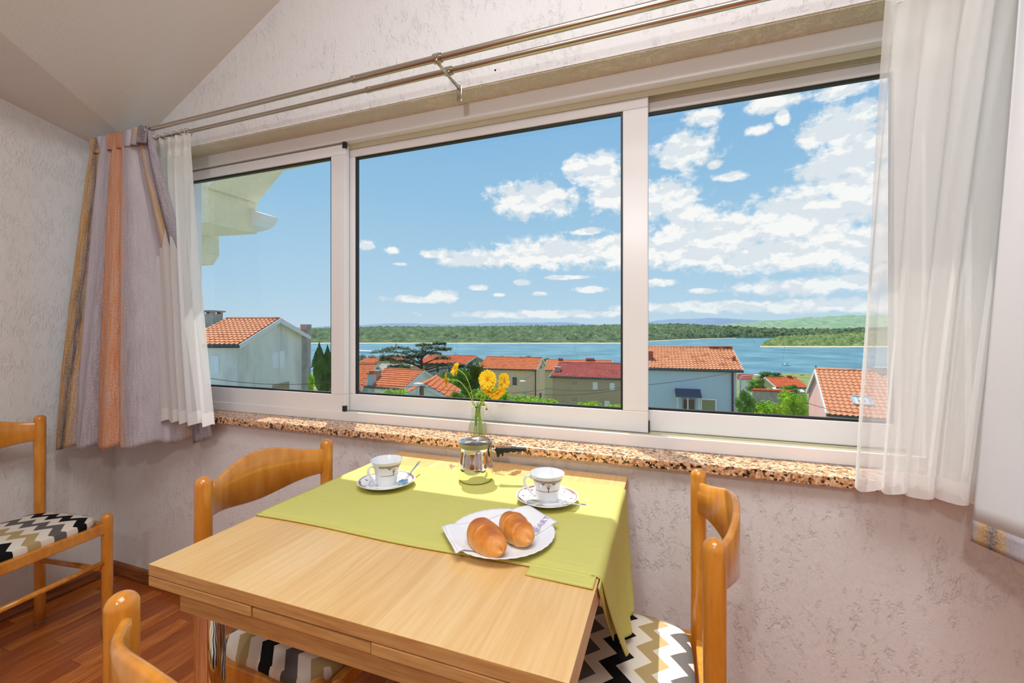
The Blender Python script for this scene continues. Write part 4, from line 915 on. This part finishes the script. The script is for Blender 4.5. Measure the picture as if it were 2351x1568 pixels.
mb = M(); mb.obox(H6.P(3.3, -.5, H6.zb), H6.P(4.6, -.5, 0)-H6.P(3.3, -.5, 0), H6.P(0, .5, 0)-H6.P(0, 0, 0), (0, 0, 2.6)); H6.bd(mb, 'balcony', m_trimw)
# right middle distance
H14 = house('orange roofed house with a pale awning, right pane behind the garden trees', 1850, 75, 8, wd=8, px2=1784, eave=889, apex=868, wm=wallm('cream_render', lin(206, 190, 150)), tm=3, tw=.35, tl=.45)
mb = M(); p0 = H14.P(-1.4, .8, H14.z0-.7); mb.obox(p0, H14.P(-1.4, 5.5, 0)-H14.P(-1.4, .8, 0), H14.P(0, 0, H14.z0-.2)-H14.P(-1.4, 0, H14.z0-.7), (0, 0, .08)); H14.bd(mb, 'awning', m_trimw)
chimney(H14, 1812, 862, 872, .6, m_brick)
H15 = house('small white house with faded red roof right of the blue grey house', 1722, 60, 30, wd=5, px2=1697, eave=872, apex=862, wm=wallm('white_render', lin(240, 238, 240)), tm=2, tw=.3, tl=.4, trim=False)
# garden wall with tile coping
gw = empty('garden_wall', at(1770, 48, z=ground(48)), 'grey garden wall topped with orange tiles, right pane', 'wall')
mb = M(); o_ = gw.location; a_ = at(1727, 50, 896)-o_; b_ = at(1815, 44, 900)-o_; dd = (b_-a_); n_ = Vector((-dd.y, dd.x, 0)).normalized()
mb.prism([Vector((a_.x, a_.y, -1)), Vector((b_.x, b_.y, -1)), b_, a_], n_*.35); mb.build('wall_body', m_concrete, gw)
for k in range(22):
    p = a_.lerp(b_, (k+.5)/22); mb = M(); mb.tube([p-n_*.12+Vector((0, 0, .0)), p+n_*.16+Vector((0, 0, .14)), p+n_*.45], .11, 8, up=(0, 0, 1)); mb.build('coping_tile', m_tile[3], gw, smooth=True)
# --- trees
m_lf = [noise_mat('foliage_dark', [lin(40, 74, 24), lin(66, 104, 34), lin(90, 128, 44)], 1.5), noise_mat('foliage_bright', [lin(92, 144, 20), lin(150, 192, 30), lin(196, 222, 62)], 2),
        noise_mat('foliage_mid', [lin(62, 108, 28), lin(100, 148, 40), lin(140, 180, 60)], 1.5), noise_mat('foliage_olive', [lin(96, 110, 78), lin(130, 142, 104), lin(160, 168, 130)], 1.5), noise_mat('foliage_cedar', [lin(44, 70, 44), lin(82, 106, 66), lin(112, 130, 84)], 1.2)]
m_bark = noise_mat('bark', [lin(60, 46, 36), lin(96, 78, 62)], 3)
fol = {}
def foliage(key, n, leaf, shape, seed):
    if key in fol: return fol[key]
    rnd = random.Random(seed); mb = M()
    cl = []
    for k in range(14):
        a = rnd.random()*2*pi; r = rnd.random()**.5*.62; zz = rnd.uniform(-.55, .6)
        cl.append((Vector((cos(a)*r*sqrt(1-zz*zz*.8), sin(a)*r*sqrt(1-zz*zz*.8), zz)), rnd.uniform(.2, .42)))
    for i in range(n):
        if shape == 'col':
            z = rnd.uniform(-1, 1); r = (1-abs(z)**3)*(.75 if z < 0 else 1-.75*z**1.3); a = rnd.random()*2*pi; p = Vector((cos(a)*r, sin(a)*r, z))*rnd.uniform(.8, 1.03)
        else:
            c, r = rnd.choice(cl); d = Vector((rnd.gauss(0, 1), rnd.gauss(0, 1), rnd.gauss(0, 1)+.25)).normalized(); p = c+d*r*rnd.uniform(.7, 1.3)
        a = Vector((rnd.gauss(0, 1), rnd.gauss(0, 1), rnd.gauss(0, .6))).normalized()*leaf; b = a.cross(Vector((rnd.gauss(0, 1), rnd.gauss(0, 1), rnd.gauss(0, 1)))).normalized()*leaf*.55
        mb.add([p-a, p+b, p+a, p-b], [(0, 1, 2, 3)])
    if shape != 'col':
        for c, r in cl: mb.lathe([(0.001, -r*.6)]+[(r*.6*cos(t), r*.6*sin(t)) for t in (-1, -.5, 0, .5, 1)]+[(0.001, r*.6)], 8, c)
    else: mb.lathe([(.001, -1), (.55, -.7), (.7, -.2), (.6, .3), (.3, .7), (.001, .95)], 10)
    o = mb.build('foliage', m_lf[0]); fol[key] = o.data; bpy.data.objects.remove(o); return fol[key]
def tree(label, px, D, py_top, wpx, kind=0, py_bot=None, shape='round', n=2600, leaf=.07, cat='tree', name='garden_tree', group='trees and shrubs among the houses'):
    zt = CH+(HY-py_top)*D/F; zg = ground(D); rw = wpx/2/F*D; p = at(px, D, z=zg); zb = CH+(HY-py_bot)*D/F if py_bot else zg+.3*(zt-zg)
    e = empty(name, p, label, cat, group=group); me = foliage((shape, n, leaf, kind), n, leaf, shape, len(fol)+3)
    if me.users == 0 or not me.get('m'): me.materials[0] = m_lf[kind]; me['m'] = 1
    o = bpy.data.objects.new('foliage', me); COL.objects.link(o); o.parent = e; hz = (zt-zb)/2; o.location = (0, 0, (zt+zb)/2-zg); o.scale = (rw, rw, hz); o.rotation_euler = (0, 0, px*.7); o['kind'] = 'stuff'
    M().tube([(0, 0, -.2), (.05, 0, (zb-zg)*.6), (0, .1, zb-zg+hz*.9)], [.16, .12, .05], 8).build('trunk', m_bark, e, smooth=True); return e
T_ = tree
T_('dark columnar cypress, tall one left of the pair behind the left pane', 733, 34, 786, 34, 0, 900, 'col', 3500, .06)
T_('dark cypress standing against the left pane edge', 752, 35, 792, 30, 0, 900, 'col', 3500, .06)
T_('dark round bush at the bottom right corner of the left pane', 748, 26, 838, 46, 0, 930, n=3600, leaf=.05)
T_('bright green sapling at the right corner of the grey house', 714, 24, 856, 18, 1, 920, n=1600, leaf=.09)
T_('bright leafy bush under the chimney end of the white gabled house', 905, 27, 891, 78, 1, 940, n=3600, leaf=.05)
T_('green bush at the foot of the annex roof, behind the yellow flowers', 1050, 29, 895, 56, 2, 940, n=3600, leaf=.05)
T_('dense dark tree between the white gabled house and the beige house', 1060, 46, 836, 96, 2, 935, n=3600, leaf=.05)
T_('dark green tree touching the left side of the beige house', 1088, 47, 825, 56, 0, 930, n=3600, leaf=.05)
T_('sunlit bush below the beige house at its left', 1130, 34, 888, 110, 1, 950, n=3600, leaf=.05)
T_('mid green tree directly right of the cedar trunk', 1020, 60, 850, 66, 2, 920, n=3600, leaf=.05)
T_('small dark tree left of the cedar trunk', 930, 62, 836, 44, 0, 880, n=3600, leaf=.05)
T_('bright green shrub below the corner of the beige house', 1200, 33, 906, 96, 1, 960, n=3600, leaf=.05)
T_('bright green shrub in front of the gap beside the brown house', 1250, 31, 911, 80, 1, 960, n=3600, leaf=.05)
T_('sunlit shrub below the brown house, by the centre of its wall', 1350, 26, 918, 70, 1, 965, n=3600, leaf=.05)
T_('sunlit shrub below the brown house, nearest the wide window post', 1412, 25, 924, 70, 1, 965, n=3600, leaf=.05)
T_('tall bright shrub against the right corner of the blue grey house', 1713, 25, 888, 52, 2, 975, n=3600, leaf=.05)
T_('bright green garden tree in front of the tile topped wall', 1765, 27, 918, 86, 1, 985, n=3600, leaf=.05)
T_('bright leafy tree beside the pink house', 1822, 38, 892, 82, 1, 985, n=3600, leaf=.05)
T_('round green tree behind the tile topped wall', 1742, 54, 866, 66, 2, 905, n=3600, leaf=.05)
T_('dark flat crowned pine above the tile topped wall', 1772, 85, 853, 74, 0, 880, n=3600, leaf=.05)
T_('low green shrub in front of the awning house', 1815, 56, 880, 50, 2, 912, n=3600, leaf=.05)
T_('tiny pointed cypress behind the ridge of the pink house', 1873, 70, 838, 9, 0, 870, 'col', 3500, .06)
far_t = [(840, 812, 60, 3, 'pale olive tree mass by the pier at the far left'), (885, 811, 50, 3, 'pale olive trees above the small red roofs left of the cedar'), (1150, 816, 26, 0, 'dark tuft of a tree behind the ridge of the beige house, the left one'), (1205, 814, 70, 2, 'green trees rising behind the right half of the beige house ridge'),
 (1250, 819, 50, 2, 'low green trees just right of the beige house ridge'), (1390, 826, 50, 3, 'pale trees behind the right end of the dull red roof'), (1018, 813, 40, 2, 'green trees behind the orange roof right of the cedar'), (1100, 823, 30, 0, 'dark distant tree between the cedar house and the beige house'), (1690, 856, 30, 2, 'distant green tree at the right eave of the blue grey house'), (1845, 858, 60, 2, 'distant green trees behind the awning house')]
for i, (px, pt, wv, k, lb) in enumerate(far_t): T_(lb, px, 188+8*(i % 3), pt, wv, k, pt+34, n=3600, leaf=.05, group='distant trees behind the rooftops')
# cedar with tiers
CD = 72; cp = at(968, CD, z=ground(CD)); ce = empty('cedar_tree', cp, 'spreading cedar with flat tiers of branches behind the white gabled house', 'tree')
zt = CH+(HY-786)*CD/F-ground(CD)
M().tube([(0, 0, -.3), (.1, 0, zt*.4), (-.1, .1, zt*.75), (.4, 0, zt*.95)], [.42, .34, .2, .06], 10).build('trunk', m_bark, ce, smooth=True)
rnd = random.Random(5); Rt = Vector((CY, SY, 0)); Fw = Vector((-SY, CY, 0)); mb = M(); bb = M()
tiers = [(-1.9, 818, 2), (-6.5, 818, 4), (4.5, 822, 2), (-9.5, 806, 3.2), (-5, 797, 3), (2.5, 797, 2.6), (4.2, 788, 1.6), (5.6, 800, 1.6), (-2, 806, 3.6), (2, 808, 3), (-4.5, 830, 3.5), (4, 835, 3), (-6, 842, 2.6), (7.5, 836, 2.4), (-3, 850, 2), (-8.5, 826, 2), (0, 792, 2), (8.6, 842, 1.2)]
for X, py, r in tiers:
    zz = CH+(HY-py)*CD/F-ground(CD); dep = rnd.uniform(-3, 3); c = Rt*X*.72+Fw*dep*.7+Vector((0, 0, zz)); r *= .78
    bb.tube([Vector((0, 0, max(.5, zz-1.2))), c*.5+Vector((0, 0, zz*.5-.4)), c], [.14, .09, .04], 6)
    for k in range(560):
        a = rnd.random()*2*pi; q = rnd.random()**.6*r; p = c+Vector((cos(a)*q, sin(a)*q*.8, rnd.gauss(0, .13)-.05*q*q))
        d = Vector((cos(a), sin(a), rnd.gauss(0, .3)))*.22; e_ = Vector((-sin(a), cos(a), rnd.gauss(0, .3)))*.08; mb.add([p-d, p+e_, p+d, p-e_], [(0, 1, 2, 3)])
mb.build('foliage', m_lf[4], ce, kind='stuff'); bb.build('branches', m_bark, ce, smooth=True)
# --- boats, buoys, lamps, lines, pier
def seaD(py): return (CH-SEA)*F/(py-HY)
m_hull = mat('white_hull', lin(240, 242, 246), .3); m_hb = mat('blue_hull', lin(70, 120, 170), .3)
def boat(label, px, py, L, mast=0, a=0, cabin=True, lower=None, D=None, name='motor_boat'):
    D = D or seaD(py); p = at(px, D, z=SEA); e = empty(name, p, label, 'boat', rz=YAW+a); hb = L*.15; mb = M(); st = []
    for i in range(9):
        t = i/8; x = (t-.5)*L; b = hb*(1-max(0, (t-.45)/.55)**2)*(.85+.15*min(1, t*4))+.01; h_ = L*.10*(1+.35*t*t); st.append([(x, -b, h_), (x, -b*.7, .0), (x, 0, -L*.03), (x, b*.7, 0), (x, b, h_)])
    vs = [q for s_ in st for q in s_]; mb.add(vs, [(i*5+k, i*5+k+1, i*5+k+6, i*5+k+5) for i in range(8) for k in range(4)]+[(i*5+4, i*5, i*5+5, i*5+9) for i in range(8)]+[(0, 1, 2, 3, 4), (40, 41, 42, 43, 44)]); mb.build('hull', m_hull, e, auto=40)
    if lower: M().box((-.5*L, -hb*.87, L*.01), (.3*L, hb*.87, L*.035)).build('stripe', m_hb, e)
    if cabin:
        c = M().prism([(-.22*L, -hb*.6, L*.1), (.22*L, -hb*.6, L*.1), (.12*L, -hb*.6, L*.19), (-.2*L, -hb*.6, L*.19)], (0, hb*1.2, 0)).build('cabin', m_hull, e); M().box((-.18*L, -hb*.61, L*.135), (.12*L, hb*.61, L*.165)).build('window', m_win, c)
    if mast:
        M().tube([(.06*L, 0, L*.1), (.06*L, 0, mast)], .09, 6).build('mast', m_hull, e); M().tube([(.06*L, 0, L*.28), (-.38*L, 0, L*.27)], .12, 6).build('boom', m_hb, e); M().tube([(.5*L, 0, L*.13), (.07*L, 0, mast*.97)], .04, 4).build('forestay', m_gutter, e)
    return e
boat('white sailing boat with bare mast moored in the right bay', 1805, 839, 5.0, 14.2, pi, True, True, name='sailing_boat')
boat('small blue and white motor boat left of the sailing boat', 1759, 849, 1.8, 0, 0, True, True)
boat('white motor boat just behind the awning house roof', 1818, 868, 4.2, 0, 0, True, D=150)
boat('tiny white boat in the inlet, the left one', 1726, 781, 7, 5, .3, D=1000); boat('tiny white boat in the inlet, the lower right one', 1731, 784, 7, 5, .3, D=870)
boat('white motor yacht behind the orange roof right of the cedar', 1025, 818, 8, 0, .2, D=320)
for i, (px, D_, h_) in enumerate(((960, 330, 14), (974, 360, 13), (984, 300, 11), (1036, 345, 15), (1046, 380, 13))): boat(['sailing boat whose mast stands just left of the cedar top', 'sailing boat with its mast among the cedar tiers, left one', 'sailing boat with its mast among the cedar tiers, right one', 'sailing boat with tall mast right of the cedar, the left one', 'sailing boat with tall mast right of the cedar, the right one'][i], px, 822, 5, h_, .1*i, D=D_, name='sailing_boat')['group'] = 'boats moored behind the cedar'
boat('sailing boat whose thin mast stands above the brown house', 1318, 830, 6, 12, .2, D=260, name='sailing_boat')
for px, py, c, lb in ((907, 806, m_green, 'green channel buoy on the water left of the cedar'), (909, 798, mat('red_buoy', lin(190, 40, 40)), 'red channel buoy farther out left of the cedar')):
    D = seaD(py); e = empty('channel_buoy', at(px, D, z=SEA), lb, 'buoy'); s_ = D/F; M().lathe([(0, 0), (3*s_, 0), (3*s_, 1*s_), (.8*s_, 2*s_), (.001, 2.2*s_)], 10).build('float', m_hull, e); M().tube([(0, 0, 1.5*s_), (0, 0, 10*s_)], [1.1*s_, .7*s_], 8).build('marker', c, e)
e = tag(M().prism([at(800, 420, z=SEA+.0), at(868, 400, z=SEA), at(872, 412, z=SEA), at(804, 440, z=SEA)], (0, 0, 1.8)).build('pier', m_hull), 'white pier roof reaching into the bay at the far left', 'pier')
def street_lamp(label, px, D, py, arm=1, sz=1):
    zt = CH+(HY-py)*D/F; zg = ground(D)-.5; p = at(px, D, z=zg); e = empty('street_lamp', p, label, 'lamp post', rz=YAW); h_ = zt-zg; m_ = mat('galvanised', lin(190, 196, 200), .5)
    M().tube([(0, 0, 0), (0, 0, h_-.25), (arm*.12, 0, h_-.06), (arm*.45*sz, 0, h_)], [.07, .05, .04, .035], 8).build('pole', m_, e, smooth=True)
    M().lathe([(0, -.05), (.16, -.04), (.2, 0), (.13, .06), (0, .08)], 16, (arm*.5*sz, 0, h_-.02), Matrix.Diagonal((1.5, .8, 1))).build('lamp_head', m_hull, e, smooth=True)
street_lamp('street lamp in front of the annex roof', 956, 22, 881, 1, .2); street_lamp('street lamp in front of the beige house wall', 1203, 34, 875, -1, .2); street_lamp('curved street lamp right of the blue grey house', 1700, 34, 861, 1, 2.6)
wpole = empty('utility_pole', at(968, 21, z=-8.5), 'dark wooden utility pole beside the street lamp at the annex', 'pole'); zt = CH+(HY-886)*21/F
M().tube([(0, 0, 0), (0, 0, zt+8.5)], .11, 10).build('pole', m_bark, wpole, smooth=True); M().box((-.15, -.05, zt+7.9), (.25, .05, zt+7.95)).build('crossarm', m_gutter, wpole)
up2 = empty('utility_pole', at(1751, 50, z=-10), 'thin dark utility pole above the tile topped wall', 'pole'); M().tube([(0, 0, 0), (0, 0, CH+(HY-868)*50/F+10)], .09, 8).build('pole', m_bark, up2, smooth=True)
m_wire = mat('black_wire', (.02, .02, .02), .6)
def wire(label, a, b, sag=.3, r=.011):
    A, B = at(*a), at(*b); pts = [A.lerp(B, k/14)-Vector((0, 0, sag*4*(k/14)*(1-k/14))) for k in range(15)]; o = M().tube(pts, r, 5).build('power_line', m_wire); tag(o, label, 'cable', 'power lines over the gardens')
wire('power line across the left pane in front of the grey house', (440, 18, 861), (800, 20, 872)); wire('second thin power line from the grey house to the utility pole', (720, 20, 872), (968, 21, 888), .1)
wire('power line from the pole toward the beige house', (968, 21, 888), (1260, 30, 893)); wire('power line crossing the brown house wall, upper one', (1250, 30, 890), (1460, 26, 883)); wire('power line crossing the brown house wall, lower one', (1200, 30, 902), (1460, 26, 888))
wire('power line rising across the blue grey house to its eave', (1440, 20, 888), (1690, 28.4, 853), .1); wire('power line low across the pink gable', (1850, 20, 924), (1980, 21, 950), .1); wire('power line slanting over the beige house front', (1170, 49, 887), (1228, 49, 858), .05)
# neighbouring wing of this building (roof overhang, gutter and downpipe), seen at the top left
m_wing = stucco('stucco_wing', lin(236, 228, 196), .8, .4)
nb_ = empty('neighbouring_wing', W(-2.2, 2.6, 1.5), 'cream stuccoed roof overhang with gutter and downpipe, top left pane', 'roof overhang'); on_ = nb_.location.copy()
def wy(px, py, y): return ony(px, py, y)-on_
yw = 2.35; q = [(300, 380), (300, 560), (430, 552), (455, 545), (590, 537), (590, 466), (560, 452), (445, 405)]
M().prism([wy(a, b, yw) for a, b in q], (0, -.36, 0)).build('end_wall', m_wing, nb_)
q = [(300, 395), (445, 412), (590, 466), (652, 392), (775, 366), (775, 330), (300, 300)]
M().prism([wy(a, b, yw-.02) for a, b in q], (0, -.36, .0)).build('eave_soffit', m_wing, nb_)
gq = [(590, 488), (612, 492), (640, 501), (634, 514), (622, 525), (604, 531), (590, 533)]
M().prism([wy(a, b, yw+.08) for a, b in gq], (0, -.14, 0)).build('gutter_end', m_trimw, nb_)
pq = [(440, 545), (503, 543), (503, 588), (489, 609), (440, 611)]
M().prism([wy(a, b, yw+.05) for a, b in pq], (0, -.1, 0)).build('downpipe', m_wing, nb_)

q = [wy(200, 560, yw), wy(395, 560, yw)]; zb_ = ground(3)-1-on_.z
M().prism([q[0], q[1], Vector((q[1].x, q[1].y, zb_)), Vector((q[0].x, q[0].y, zb_))], (0, -.36, 0)).build('lower_wall', m_wing, nb_)
